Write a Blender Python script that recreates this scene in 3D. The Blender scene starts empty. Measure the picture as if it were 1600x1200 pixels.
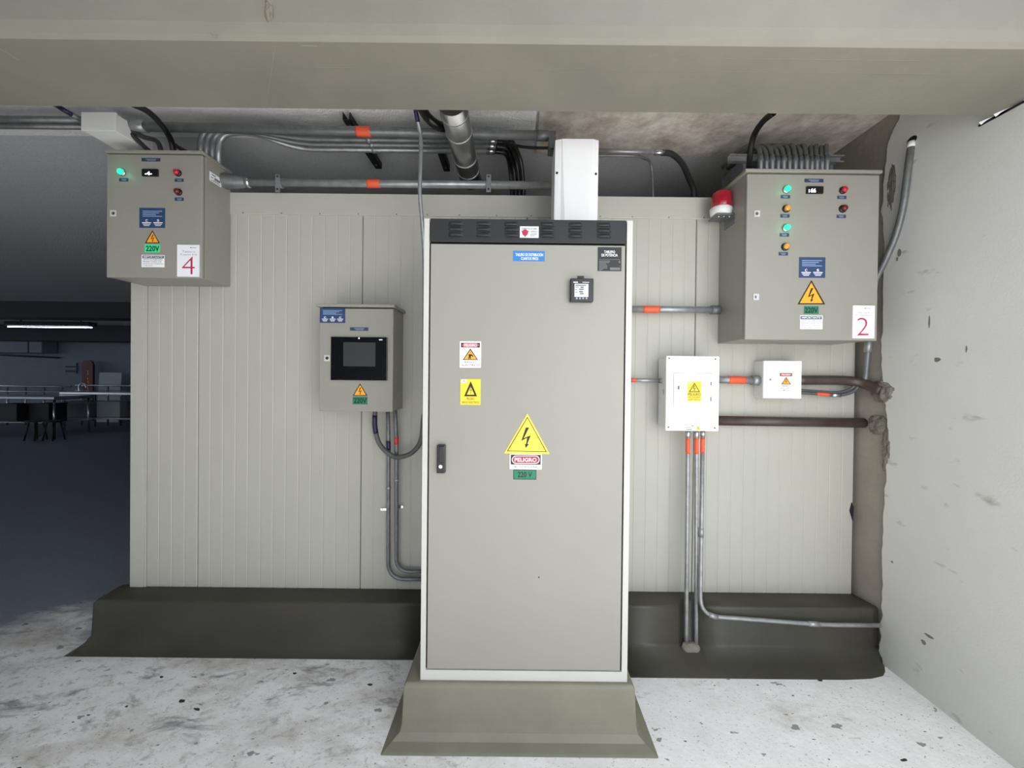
import bpy, bmesh, math, random
from mathutils import Vector, Matrix, noise
random.seed(7)
S = bpy.context.scene
COL = S.collection

# ------------------------------------------------------------------ camera
F_PX, H = 600.0, 1.56
ROLL, PITCH = 0.0105, math.radians(-0.4)
CX, CY = 807.0, 594.5          # principal point in the 1600 x 1200 frame
cam_d = bpy.data.cameras.new('camera'); cam = bpy.data.objects.new('camera', cam_d)
COL.objects.link(cam); S.camera = cam
cam_d.sensor_fit = 'HORIZONTAL'; cam_d.sensor_width = 36.0
cam_d.lens = 36.0 * F_PX / 1600.0
cam_d.shift_x = (800 - CX) / 1600.0
cam_d.shift_y = (CY - 600) / 1600.0
cam_d.clip_start = 0.02
_r = Vector((math.cos(ROLL), 0, math.sin(ROLL)))
_f = Vector((0, math.cos(PITCH), math.sin(PITCH)))
_u = _r.cross(_f).normalized(); _r = _f.cross(_u).normalized()
CAMPOS = Vector((0, 0, H))
m = Matrix((( _r.x, _u.x, -_f.x, CAMPOS.x), (_r.y, _u.y, -_f.y, CAMPOS.y),
            (_r.z, _u.z, -_f.z, CAMPOS.z), (0, 0, 0, 1)))
cam.matrix_world = m

# ------------------------------------------------------------------ light
S.view_settings.view_transform = 'Standard'
S.view_settings.look = 'None'
S.view_settings.gamma = 1.0
S.view_settings.use_curve_mapping = False
S.view_settings.exposure = 0.28
W = bpy.data.worlds.new('world'); S.world = W; W.use_nodes = True
bg = W.node_tree.nodes['Background']
bg.inputs[0].default_value = (0.80, 0.90, 1.0, 1); bg.inputs[1].default_value = 1.2

def area(name, loc, target, sx, sy, power, col):
    d = bpy.data.lights.new(name, 'AREA'); d.shape = 'RECTANGLE'; d.size = sx; d.size_y = sy
    d.energy = power; d.color = col
    o = bpy.data.objects.new(name, d); COL.objects.link(o); o.location = loc
    o.rotation_euler = (Vector(target) - Vector(loc)).to_track_quat('-Z', 'Y').to_euler()
    return o

area('daylight_entrance', (1.5, -1.0, 1.6), (0.7, 2.0, 0.4), 1.7, 2.2, 40, (1.0, 0.99, 0.97))
sun_d = bpy.data.lights.new('sun', 'SUN'); sun_d.energy = 8.0; sun_d.angle = 0.01; sun_d.color = (1.0, 0.955, 0.90)
sun = bpy.data.objects.new('sun', sun_d); COL.objects.link(sun)
sun.rotation_euler = Vector((-0.72, -0.07, -0.69)).to_track_quat('-Z', 'Y').to_euler()

# ------------------------------------------------------------------ pixel -> place
def ray(px, py):
    return (_r * ((px - CX) / F_PX) + _u * ((CY - py) / F_PX) + _f)
def P(px, py, Y):
    d = ray(px, py); return CAMPOS + d * (Y / d.y)
def PX(px, py, X):
    d = ray(px, py); return CAMPOS + d * (X / d.x)
def PZ(px, py, Z):
    d = ray(px, py); return CAMPOS + d * ((Z - H) / d.z)

# ------------------------------------------------------------------ materials
def lin(c):
    return tuple(((v / 255) / 12.92 if v / 255 <= 0.04045 else ((v / 255 + 0.055) / 1.055) ** 2.4) for v in c) + (1,)
def M(name, rgb, rough=0.5, metal=0.0, var=None, bump=None, emit=None, spec=None, coat=0):
    mt = bpy.data.materials.new(name); mt.use_nodes = True
    nt = mt.node_tree; b = nt.nodes['Principled BSDF']
    b.inputs['Roughness'].default_value = rough; b.inputs['Metallic'].default_value = metal
    if spec is not None: b.inputs['Specular IOR Level'].default_value = spec
    c = lin(rgb); b.inputs['Base Color'].default_value = c
    b.inputs['Coat Weight'].default_value = coat
    geo = nt.nodes.new('ShaderNodeNewGeometry')
    if var:
        sc, amt = var[0], var[1]
        n = nt.nodes.new('ShaderNodeTexNoise'); n.inputs['Scale'].default_value = sc
        n.inputs['Detail'].default_value = 6; n.inputs['Roughness'].default_value = 0.62
        nt.links.new(geo.outputs['Position'], n.inputs['Vector'])
        r = nt.nodes.new('ShaderNodeValToRGB')
        r.color_ramp.elements[0].position = 0.3; r.color_ramp.elements[1].position = 0.7
        c2 = lin(var[2]) if len(var) > 2 else tuple(max(0, v * (1 - amt)) for v in c[:3]) + (1,)
        r.color_ramp.elements[0].color = c2; r.color_ramp.elements[1].color = c
        nt.links.new(n.outputs['Fac'], r.inputs['Fac']); nt.links.new(r.outputs['Color'], b.inputs['Base Color'])
    if bump:
        n = nt.nodes.new('ShaderNodeTexNoise'); n.inputs['Scale'].default_value = bump[0]
        n.inputs['Detail'].default_value = 4
        nt.links.new(geo.outputs['Position'], n.inputs['Vector'])
        bp = nt.nodes.new('ShaderNodeBump'); bp.inputs['Strength'].default_value = bump[1]
        bp.inputs['Distance'].default_value = bump[2] if len(bump) > 2 else 0.01
        nt.links.new(n.outputs['Fac'], bp.inputs['Height']); nt.links.new(bp.outputs['Normal'], b.inputs['Normal'])
    if emit:
        b.inputs['Emission Color'].default_value = lin(emit[0]); b.inputs['Emission Strength'].default_value = emit[1]
    return mt

MAT = {}
MAT['encl'] = M('pebble_grey_powder_coat', (146, 143, 134), 0.42, 0, (3, 0.04), (900, 0.08, 0.001))
MAT['encl_frame'] = M('light_grey_powder_coat', (194, 193, 186), 0.4, 0, (4, 0.05), (900, 0.08, 0.001))
MAT['black_gap'] = M('black_rubber', (14, 14, 14), 0.8)
MAT['black_panel'] = M('black_sheet_metal', (30, 30, 31), 0.45, 0, (6, 0.15))
MAT['black_louver'] = M('black_louver_paint', (44, 44, 45), 0.38)
MAT['black_plastic'] = M('black_plastic', (22, 22, 23), 0.32)
MAT['glossblack'] = M('glossy_black_plastic', (6, 6, 7), 0.12)
MAT['screen'] = M('dark_grey_screen', (56, 57, 58), 0.25)
MAT['lcd'] = M('grey_lcd', (190, 193, 203), 0.3, emit=((190, 195, 210), 0.12))
MAT['panel'] = M('off_white_panel_sheet', (177, 175, 165), 0.5, 0, (1.7, 0.06))
MAT['panel_trim'] = M('off_white_trim_sheet', (180, 178, 168), 0.5, 0, (2.4, 0.07))
MAT['white_metal'] = M('white_paint', (240, 240, 240), 0.35)
MAT['white_plastic'] = M('white_plastic', (246, 246, 245), 0.35)
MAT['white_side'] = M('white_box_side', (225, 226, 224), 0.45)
MAT['galv'] = M('galvanised_steel', (168, 170, 172), 0.38, 0.55, (22, 0.35), (60, 0.1, 0.002))
MAT['galv_dark'] = M('dull_galvanised_steel', (128, 131, 133), 0.45, 0.45, (22, 0.35))
MAT['galv_bright'] = M('bright_zinc', (206, 208, 210), 0.22, 0.9, (30, 0.2))
MAT['flex'] = M('grey_flexible_conduit', (92, 93, 93), 0.5, 0.1, (30, 0.25))
MAT['flex_dark'] = M('dark_grey_flexible_conduit', (52, 53, 53), 0.5, 0.1, (30, 0.25))
MAT['cable'] = M('black_cable', (12, 12, 13), 0.35)
MAT['blue_tape'] = M('dark_blue_tape', (28, 26, 66), 0.45)
MAT['orange'] = M('orange_tape', (232, 92, 56), 0.5, 0, (14, 0.12))
MAT['red_tape'] = M('red_tape', (196, 52, 46), 0.5)
MAT['brown'] = M('dark_brown_pipe', (78, 64, 58), 0.38, 0, (9, 0.4), (40, 0.15, 0.004))
MAT['strut'] = M('dark_strut_steel', (58, 60, 62), 0.45, 0.7)
MAT['sheetduct'] = M('galvanised_duct_sheet', (150, 150, 147), 0.3, 0.85, (5, 0.3), (9, 0.25, 0.01))
MAT['yellow'] = M('yellow_print', (246, 222, 70), 0.45)
MAT['yellow2'] = M('strong_yellow_print', (242, 205, 48), 0.45)
MAT['amberprint'] = M('amber_print', (244, 166, 40), 0.45)
MAT['ink'] = M('black_ink', (18, 15, 14), 0.5)
MAT['white'] = M('white_print', (244, 244, 244), 0.45)
MAT['crimson'] = M('crimson_print', (186, 40, 84), 0.5)
MAT['danger'] = M('danger_red_print', (176, 34, 66), 0.5)
MAT['pinkred'] = M('faded_red_print', (196, 98, 106), 0.5)
MAT['green'] = M('dark_green_print', (22, 118, 86), 0.5)
MAT['litgreen'] = M('lit_green_print', (62, 226, 150), 0.45)  # green print brightened to paint in the light this sticker throws back
MAT['blue'] = M('blue_print', (38, 118, 190), 0.45)
MAT['navy'] = M('navy_print', (40, 66, 108), 0.5, 0, (40, 0.15))
MAT['navy_light'] = M('pale_blue_print', (128, 150, 182), 0.5)
MAT['tag'] = M('dark_blue_tag', (46, 58, 88), 0.5)
MAT['greyink'] = M('grey_ink', (150, 150, 156), 0.5)
MAT['greyink2'] = M('dark_grey_ink', (104, 104, 104), 0.5)
MAT['card'] = M('white_card', (236, 237, 241), 0.45)
MAT['lamp_green'] = M('lit_green_lens', (20, 200, 120), 0.2, emit=((40, 255, 170), 1.1))
MAT['lamp_amber'] = M('amber_lens', (222, 150, 60), 0.15, coat=0.5)
MAT['btn_red'] = M('red_button', (186, 38, 52), 0.25)
MAT['btn_dark'] = M('dark_red_button', (104, 28, 38), 0.25)
MAT['digits'] = M('lit_digits', (255, 255, 255), 0.4, emit=((235, 240, 255), 5))
MAT['siren'] = M('red_beacon_lens', (158, 24, 42), 0.15, coat=0.6)
MAT['chrome'] = M('chrome', (215, 215, 215), 0.12, 1.0)
MAT['cement'] = M('trowelled_cement', (132, 128, 113), 0.6, 0, (2.6, 0.25), (26, 0.12, 0.01))
MAT['cement_curb'] = M('dark_trowelled_cement', (66, 63, 53), 0.5, 0, (1.6, 0.5), (26, 0.12, 0.01))
MAT['cement_lump'] = M('rough_cement', (138, 130, 118), 0.9, 0, (14, 0.35), (40, 0.8, 0.02))
MAT['concrete_r'] = M('bare_grey_wall', (164, 155, 143), 0.85, 0, (3, 0.25), (30, 0.25, 0.01))
MAT['beam'] = M('painted_concrete_beam', (131, 127, 116), 0.75, 0, (2.2, 0.18), (60, 0.12, 0.006))
MAT['scratch'] = M('pale_scratch', (141, 137, 126), 0.8)
MAT['popcorn'] = M('popcorn_ceiling', (248, 248, 248), 0.9, 0, (90, 0.12), (75, 0.8, 0.012))
MAT['ceil'] = M('grey_slab', (206, 207, 210), 0.9, 0, (60, 0.15), (70, 0.6, 0.01))
MAT['roughceil'] = M('stained_rough_concrete', (226, 220, 210), 0.9, 0, (11, 0, (170, 158, 144)), (14, 0.6, 0.015))
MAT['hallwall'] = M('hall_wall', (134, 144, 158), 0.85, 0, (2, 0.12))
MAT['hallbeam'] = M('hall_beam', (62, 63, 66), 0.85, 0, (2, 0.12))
MAT['steel'] = M('stainless_steel', (190, 193, 198), 0.22, 0.95)
MAT['darkthing'] = M('dark_storage', (38, 36, 36), 0.6)
MAT['pale'] = M('pale_sheet', (176, 186, 188), 0.6)
MAT['maroon'] = M('maroon_panel', (96, 24, 16), 0.5)
MAT['gold'] = M('gold_print', (226, 160, 60), 0.5)
MAT['tube'] = M('fluorescent_tube', (255, 255, 255), 0.4, emit=((215, 225, 255), 20))

def floor_material():
    mt = bpy.data.materials.new('worn_white_painted_floor'); mt.use_nodes = True
    nt = mt.node_tree; N = nt.nodes; L = nt.links; b = N['Principled BSDF']
    geo = N.new('ShaderNodeNewGeometry')
    def mapped(rot, scl):
        mp = N.new('ShaderNodeMapping'); mp.inputs['Rotation'].default_value = (0, 0, rot)
        mp.inputs['Scale'].default_value = scl; L.new(geo.outputs['Position'], mp.inputs['Vector']); return mp
    def noi(vec, sc, det=6, ro=0.6, dist=0.0):
        n = N.new('ShaderNodeTexNoise'); n.inputs['Scale'].default_value = sc; n.inputs['Detail'].default_value = det
        n.inputs['Roughness'].default_value = ro; n.inputs['Distortion'].default_value = dist
        L.new(vec.outputs[0], n.inputs['Vector']); return n
    def ramp(src, p0, p1, c0=(0, 0, 0, 1), c1=(1, 1, 1, 1)):
        r = N.new('ShaderNodeValToRGB'); r.color_ramp.elements[0].position = p0; r.color_ramp.elements[1].position = p1
        r.color_ramp.elements[0].color = c0; r.color_ramp.elements[1].color = c1
        L.new(src.outputs[0], r.inputs['Fac']); return r
    def mix(fac, a, bcol):
        x = N.new('ShaderNodeMix'); x.data_type = 'RGBA'
        L.new(fac.outputs[0], x.inputs['Factor'])
        if isinstance(a, tuple): x.inputs['A'].default_value = a
        else: L.new(a, x.inputs['A'])
        x.inputs['B'].default_value = bcol
        return x.outputs['Result']
    diag = mapped(math.radians(-28), (0.75, 1.5, 1))
    base = ramp(noi(mapped(0, (1, 1, 1)), 5, 8, 0.7), 0.25, 0.75, lin((226, 225, 223)), lin((250, 250, 250)))
    col = base.outputs['Color']
    # brownish grime
    # paint worn through to grey screed
    sepx = N.new('ShaderNodeSeparateXYZ'); L.new(geo.outputs['Position'], sepx.inputs[0])
    wl = N.new('ShaderNodeMapRange'); L.new(sepx.outputs['X'], wl.inputs['Value']); wl.inputs['From Min'].default_value = -0.6; wl.inputs['From Max'].default_value = 0.7
    wl.inputs['To Min'].default_value = 0.0; wl.inputs['To Max'].default_value = -0.085
    pn = noi(diag, 4.2, 9, 0.68, 0.6)
    pa_ = N.new('ShaderNodeMath'); pa_.operation = 'ADD'; L.new(pn.outputs[0], pa_.inputs[0]); L.new(wl.outputs[0], pa_.inputs[1])
    col = mix(ramp(pa_, 0.55, 0.63), col, lin((182, 182, 182)))
    col = mix(ramp(pa_, 0.62, 0.65), col, lin((150, 151, 154)))
    pb_ = N.new('ShaderNodeMath'); pb_.operation = 'ADD'; L.new(noi(mapped(-0.5, (1, 1.5, 1)), 13, 9, 0.75, 0.4).outputs[0], pb_.inputs[0]); L.new(wl.outputs[0], pb_.inputs[1])
    col = mix(ramp(pb_, 0.53, 0.68), col, lin((172, 167, 160)))
    pg_ = N.new('ShaderNodeMath'); pg_.operation = 'ADD'; L.new(noi(diag, 1.7, 8, 0.72).outputs[0], pg_.inputs[0]); L.new(wl.outputs[0], pg_.inputs[1])
    col = mix(ramp(pg_, 0.48, 0.76), col, lin((158, 147, 132)))
    # fine peppering all over
    col = mix(ramp(noi(mapped(0.2, (1, 1.6, 1)), 60, 4, 0.7), 0.60, 0.70), col, lin((150, 144, 134)))
    col = mix(ramp(noi(mapped(0.5, (1.1, 1.8, 1)), 9.0, 5, 0.55), 0.66, 0.675), col, lin((148, 149, 151)))
    # streaks
    col = mix(ramp(noi(mapped(math.radians(-35), (2.2, 14, 1)), 3.5, 6, 0.7), 0.66, 0.74), col, lin((112, 108, 102)))
    # little black chips
    col = mix(ramp(noi(mapped(0.3, (1.0, 1.9, 1)), 16, 2, 0.4), 0.735, 0.745), col, lin((44, 42, 40)))
    col = mix(ramp(noi(mapped(-0.6, (1.0, 2.8, 1)), 26, 3, 0.5), 0.705, 0.72), col, lin((92, 88, 84)))
    # darker, cooler floor tone in the hall on the left, behind a ragged edge
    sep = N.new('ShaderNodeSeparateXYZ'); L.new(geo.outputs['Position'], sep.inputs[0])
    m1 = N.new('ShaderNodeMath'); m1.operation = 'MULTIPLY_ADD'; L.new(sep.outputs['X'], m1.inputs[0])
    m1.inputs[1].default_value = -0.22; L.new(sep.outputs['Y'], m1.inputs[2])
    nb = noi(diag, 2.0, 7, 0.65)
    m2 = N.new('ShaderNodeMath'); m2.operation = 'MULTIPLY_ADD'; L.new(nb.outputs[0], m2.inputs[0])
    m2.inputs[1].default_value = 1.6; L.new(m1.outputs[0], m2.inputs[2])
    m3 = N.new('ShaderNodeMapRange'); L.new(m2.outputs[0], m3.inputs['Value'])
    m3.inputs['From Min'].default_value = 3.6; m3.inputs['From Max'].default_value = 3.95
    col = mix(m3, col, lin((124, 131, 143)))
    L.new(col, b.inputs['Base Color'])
    b.inputs['Roughness'].default_value = 0.62
    bp = N.new('ShaderNodeBump'); bp.inputs['Strength'].default_value = 0.35; bp.inputs['Distance'].default_value = 0.01
    L.new(noi(mapped(0, (1, 1, 1)), 40, 6, 0.7).outputs[0], bp.inputs['Height']); L.new(bp.outputs['Normal'], b.inputs['Normal'])
    return mt
MAT['floor'] = floor_material()

def plaster_material():
    mt = M('white_plaster', (212, 211, 207), 0.85, 0, (1.1, 0.08), (150, 0.12, 0.004))
    nt = mt.node_tree; N = nt.nodes; L = nt.links; b = N['Principled BSDF']
    src = b.inputs['Base Color'].links[0].from_socket
    geo = N.new('ShaderNodeNewGeometry')
    mp = N.new('ShaderNodeMapping'); mp.inputs['Scale'].default_value = (1, 1.0, 2.2); L.new(geo.outputs['Position'], mp.inputs[0])
    n = N.new('ShaderNodeTexNoise'); n.inputs['Scale'].default_value = 7; n.inputs['Detail'].default_value = 6; L.new(mp.outputs[0], n.inputs[0])
    r = N.new('ShaderNodeValToRGB'); r.color_ramp.elements[0].position = 0.66; r.color_ramp.elements[1].position = 0.8
    L.new(n.outputs[0], r.inputs[0])
    x = N.new('ShaderNodeMix'); x.data_type = 'RGBA'; L.new(r.outputs[0], x.inputs['Factor']); L.new(src, x.inputs['A'])
    x.inputs['B'].default_value = lin((150, 142, 130)); L.new(x.outputs['Result'], b.inputs['Base Color'])
    return mt
MAT['plaster'] = plaster_material()

# ------------------------------------------------------------------ mesh helpers
ORG = {}
class MB:
    def __init__(s): s.v = []; s.f = []; s.smooth = []
    def add(s, verts, faces, smooth=False):
        o = len(s.v); s.v += [Vector(v) for v in verts]
        s.f += [[i + o for i in f] for f in faces]; s.smooth += [smooth] * len(faces); return s
    def box(s, a, b):
        x0, y0, z0 = [min(a[i], b[i]) for i in range(3)]; x1, y1, z1 = [max(a[i], b[i]) for i in range(3)]
        return s.add([(x0, y0, z0), (x1, y0, z0), (x1, y1, z0), (x0, y1, z0), (x0, y0, z1), (x1, y0, z1), (x1, y1, z1), (x0, y1, z1)],
                     [(0, 3, 2, 1), (4, 5, 6, 7), (0, 1, 5, 4), (1, 2, 6, 5), (2, 3, 7, 6), (3, 0, 4, 7)])
    def prism(s, pts, d):     # closed outline (list of Vectors) pushed along d
        n = len(pts); d = Vector(d); pts = [Vector(p) for p in pts]
        return s.add(pts + [p + d for p in pts], [list(range(n))[::-1], list(range(n, 2 * n))] +
                     [(i, (i + 1) % n, n + (i + 1) % n, n + i) for i in range(n)])
    def tube(s, path, r, seg=12, cap=True):
        path = [Vector(p) for p in path]; n = len(path)
        rs = r if isinstance(r, (list, tuple)) else [r] * n
        t0 = (path[1] - path[0]).normalized()
        ref = Vector((0, 0, 1)) if abs(t0.z) < 0.9 else Vector((1, 0, 0))
        nn = t0.cross(ref).normalized(); verts = []; prev = t0
        for i in range(n):
            if i == 0: t = t0
            elif i == n - 1: t = (path[i] - path[i - 1]).normalized()
            else: t = ((path[i + 1] - path[i]).normalized() + (path[i] - path[i - 1]).normalized()).normalized()
            q = prev.rotation_difference(t); nn = (q @ nn).normalized(); prev = t
            bb = t.cross(nn)
            for k in range(seg):
                a = 2 * math.pi * k / seg
                verts.append(path[i] + (nn * math.cos(a) + bb * math.sin(a)) * rs[i])
        faces = []
        for i in range(n - 1):
            for k in range(seg):
                k2 = (k + 1) % seg
                faces.append((i * seg + k, i * seg + k2, (i + 1) * seg + k2, (i + 1) * seg + k))
        o = len(s.v); s.add(verts, faces, True)
        if cap:
            s.f.append([o + k for k in range(seg)][::-1]); s.f.append([o + (n - 1) * seg + k for k in range(seg)]); s.smooth += [False, False]
        return s
    def cyl(s, a, b, r, seg=20): return s.tube([a, b], r, seg)
    def build(s, name, mat, parent=None, loc=None, bevel=0, label=None):
        me = bpy.data.meshes.new(name)
        if parent is not None: org = ORG[parent.name]
        elif loc is not None: org = Vector(loc)
        else:
            xs = [v.x for v in s.v]; ys = [v.y for v in s.v]; zs = [v.z for v in s.v]
            org = Vector(((min(xs) + max(xs)) / 2, (min(ys) + max(ys)) / 2, min(zs)))
        me.from_pydata([v - org for v in s.v], [], s.f); me.validate()
        for p, sm in zip(me.polygons, s.smooth): p.use_smooth = sm
        bm = bmesh.new(); bm.from_mesh(me); bmesh.ops.recalc_face_normals(bm, faces=bm.faces); bm.to_mesh(me); bm.free()
        me.materials.append(MAT[mat] if isinstance(mat, str) else mat)
        o = bpy.data.objects.new(name, me); COL.objects.link(o)
        if parent is not None: o.parent = parent
        else: o.location = org
        ORG[o.name] = org
        if bevel:
            bv = o.modifiers.new('bevel', 'BEVEL'); bv.width = bevel; bv.segments = 2; bv.limit_method = 'ANGLE'
        if label: o['label'] = label
        return o
def tag(o, label, cat, group=None):
    o['label'] = label; o['category'] = cat
    if group: o['group'] = group
    return o
def thing(name, label, cat, loc, group=None):
    o = bpy.data.objects.new(name, None); COL.objects.link(o); o.location = loc; o.empty_display_size = 0.1
    ORG[o.name] = Vector(loc); return tag(o, label, cat, group)
def struct(o): o['kind'] = 'structure'; return o
def fillet(pts, r, n=6):
    pts = [Vector(p) for p in pts]; out = [pts[0]]
    for i in range(1, len(pts) - 1):
        a, b, c = pts[i - 1], pts[i], pts[i + 1]
        d1 = (a - b); d2 = (c - b); rr = min(r, d1.length * 0.49, d2.length * 0.49)
        p1 = b + d1.normalized() * rr; p2 = b + d2.normalized() * rr
        for k in range(n + 1):
            t = k / n; out.append(p1 * (1 - t) ** 2 + b * 2 * t * (1 - t) + p2 * t * t)
    out.append(pts[-1]); return out
def smooth(pts, n=8):
    pts = [Vector(p) for p in pts]; q = [pts[0] * 2 - pts[1]] + pts + [pts[-1] * 2 - pts[-2]]; out = []
    for i in range(1, len(q) - 2):
        for k in range(n):
            t = k / n; a, b, c, d = q[i - 1], q[i], q[i + 1], q[i + 2]
            out.append(0.5 * ((2 * b) + (c - a) * t + (2 * a - 5 * b + 4 * c - d) * t * t + (3 * b - a - 3 * c + d) * t ** 3))
    out.append(pts[-1]); return out

# ---- printing on a face that looks towards -Y, placed by where it sits in the frame
def patch(px0, py0, px1, py1, Y):
    c = P((px0 + px1) / 2, (py0 + py1) / 2, Y); k = Y / F_PX
    return c, (px1 - px0) * k, (py1 - py0) * k
def plate(parent, name, rect, Y, mat, th=0.0012, label=None, bevel=0):
    c, w, h = patch(*rect, Y)
    mb = MB().box((c.x - w / 2, Y - th, c.z - h / 2), (c.x + w / 2, Y + 0.0002, c.z + h / 2))
    return mb.build(name, mat, parent, label=label, bevel=bevel)
def poly(parent, name, pts_px, Y, mat, th=0.0003):
    pts = [P(x, y, Y) for x, y in pts_px]; return MB().prism(pts, (0, -th, 0)).build(name, mat, parent)
_txt_cache = {}
def text_mesh(s, bold):
    key = (s, bold)
    if key not in _txt_cache:
        cu = bpy.data.curves.new('lettering_curve', 'FONT'); cu.body = s; cu.size = 1; cu.offset = bold
        cu.align_x = 'CENTER'; cu.resolution_u = 3
        o = bpy.data.objects.new('lettering_source', cu); COL.objects.link(o)
        bpy.context.view_layer.update()
        me = bpy.data.meshes.new_from_object(o.evaluated_get(bpy.context.evaluated_depsgraph_get()))
        vs = [v.co.copy() for v in me.vertices]; fs = [list(p.vertices) for p in me.polygons]
        bpy.data.objects.remove(o); bpy.data.curves.remove(cu); bpy.data.meshes.remove(me)
        _txt_cache[key] = (vs, fs)
    return _txt_cache[key]
def put_text(mb, s, rect, Y, bold=0.0, skew=0):
    vs, fs = text_mesh(s, bold)
    x0 = min(v.x for v in vs); x1 = max(v.x for v in vs); y0 = min(v.y for v in vs); y1 = max(v.y for v in vs)
    c, w, h = patch(*rect, Y)
    mb.add([(c.x + ((v.x - x0) / (x1 - x0) - 0.5) * w, Y, c.z + ((v.y - y0) / (y1 - y0) - 0.5) * h) for v in vs], fs)
def letters(parent, lines, Y, mat, bold=0.02, name='lettering'):
    mb = MB()
    for s, rect in lines: put_text(mb, s, rect, Y, bold)
    return mb.build(name, mat, parent)
def bars(parent, rects, Y, mat, name='fine_print'):
    mb = MB()
    for r in rects:
        c, w, h = patch(*r, Y); mb.add([(c.x - w / 2, Y, c.z - h / 2), (c.x + w / 2, Y, c.z - h / 2), (c.x + w / 2, Y, c.z + h / 2), (c.x - w / 2, Y, c.z + h / 2)], [(0, 1, 2, 3)])
    return mb.build(name, mat, parent)
BOLT = [(70, 0), (123, 0), (40, 165), (150, 120), (95, 255), (120, 260), (70, 320), (55, 260), (75, 255), (92, 160), (0, 210)]
def bolt(parent, cx, cy, w, h, Y, mat='ink'):
    poly(parent, 'lightning_mark', [(cx + (x / 150 - 0.5) * w, cy + (y / 320 - 0.5) * h) for x, y in BOLT], Y, mat)
def tri_pts(cx, top, bot, w, inset=0):
    h = bot - top
    k = inset / h * w
    return [(cx, top + inset * 2.0), (cx + w / 2 - k * 1.6, bot - inset), (cx - w / 2 + k * 1.6, bot - inset)]
def triangle_sign(root, cx, top, bot, w, Y, inner, border, edge='ink', bolt_h=0.58, name='hazard_triangle'):
    o = MB().prism([P(x, y, Y) for x, y in tri_pts(cx, top, bot, w)], (0, -0.0012, 0)).build(name, edge, root)
    poly(o, 'triangle_field', tri_pts(cx, top, bot, w, border), Y - 0.0014, inner)
    h = bot - top
    bolt(o, cx, top + h * 0.62, h * 0.27, h * bolt_h, Y - 0.002)
    return o

def lump(parent, name, centre, ry, rz, h, seed, axis='x', mat='cement_lump'):
    n = 16; mb = MB(); vs = []; fs = []; ok = {}
    for i in range(n + 1):
        for j in range(n + 1):
            u, v = -1 + 2 * i / n, -1 + 2 * j / n
            nz = noise.fractal(Vector((u * 2.2 + seed, v * 2.2, seed)), 1.0, 2.0, 4)
            r = math.hypot(u, v) + nz * 0.35
            hh = h * max(-3.0, (1 - r * r) * (1 if r < 1 else 2.5)) * (0.75 + 0.6 * noise.noise(Vector((u * 4, v * 4, seed + 5))))
            vs.append(centre + (Vector((-hh, u * ry, v * rz)) if axis == 'x' else Vector((u * ry, -hh, v * rz))))
    for i in range(n):
        for j in range(n): fs.append((i * (n + 1) + j, (i + 1) * (n + 1) + j, (i + 1) * (n + 1) + j + 1, i * (n + 1) + j + 1))
    mb.add(vs, fs, True); return mb.build(name, mat, parent)

# ================================================================== THE SETTING
YW = 2.30; ZC = 3.06; XR = 2.05; ZB = 2.705
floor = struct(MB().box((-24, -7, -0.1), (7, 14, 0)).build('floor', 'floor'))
pan_top = P(800, 306, YW).z; pan_bot = P(400, 918, YW).z
XL = P(205, 700, YW).x; XRP = P(1334, 760, YW).x

# ceiling
ceil = struct(MB().box((-24, 1.2, ZC), (XR + 0.3, 14, ZC + 0.2)).build('ceiling', 'ceil'))
xj = P(840, 190, 2.2).x
MB().box((-6, 1.60, ZC - 0.012), (xj - 0.008, 2.42, ZC)).build('textured_coat', 'popcorn', ceil)
MB().box((xj + 0.008, 1.60, ZC - 0.02), (XR, 2.55, ZC)).build('bare_concrete', 'roughceil', ceil)
struct(MB().box((-24, -2.2, ZC + 0.05), (0.15, 1.3, ZC + 0.25)).build('ceiling', 'ceil'))  # unseen slab, its edge set to keep sky light off the left

# big downstand beam across the top of the view
yb1 = PZ(800, 174, ZB).y; yb0 = PZ(800, 64, ZB).y
mb = MB(); nseg = 60; rows = []
prof = [(yb1, ZC), (yb1, ZB + 0.004), (yb1 - 0.004, ZB), (yb0 + 0.012, ZB), (yb0, ZB + 0.014), (yb0 - 0.006, ZB + 0.05), (yb0, ZC + 0.06)]
for i in range(nseg + 1):
    x = -14 + (XR + 14 + 0.0) * i / nseg
    for j, (y, z) in enumerate(prof):
        w = noise.noise(Vector((x * 1.7, j * 3.1, 0))) * 0.003
        rows.append((x, y + w, z + w * 0.6 if j in (2, 3, 4) else z))
k = len(prof)
mb.add(rows, [(i * k + j, i * k + j + 1, (i + 1) * k + j + 1, (i + 1) * k + j) for i in range(nseg) for j in range(k - 1)])
beam = struct(mb.build('ceiling_beam', 'beam'))
# formwork ridges on the soffit, plaster chips at the wall end
for px0, px1, py in ((440, 1460, 105), (1130, 1440, 92)):
    a = PZ(px0, py, ZB); b_ = PZ(px1, py + (px1 - px0) * 0.0105, ZB)
    MB().box((a.x, a.y - 0.002, ZB - 0.0008), (b_.x, a.y + 0.002, ZB + 0.002)).build('formwork_ridge', 'beam', beam)
for px, py, ln in ((1533, 183, 0.05), (1556, 169, 0.05)):
    a = PX(px, py, XR - 0.02)
    MB().box((XR - 0.02, a.y - .09, ZB - .014), (XR - 0.012, a.y + .01, ZB - .006)).build('joint_gap', 'black_gap', beam)
    MB().prism([(XR - 0.03, a.y, ZB - 0.001), (XR - 0.014, a.y - ln, ZB - 0.001), (XR - 0.014, a.y - ln, ZB - 0.012), (XR - 0.02, a.y, ZB - 0.012)], (0.02, 0, 0)).build('plaster_chip', 'white', beam)
lump(beam, 'mortar_lump', P(420, 16, yb0 - 0.008), .014, .04, .012, 3.3, 'y')

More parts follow.
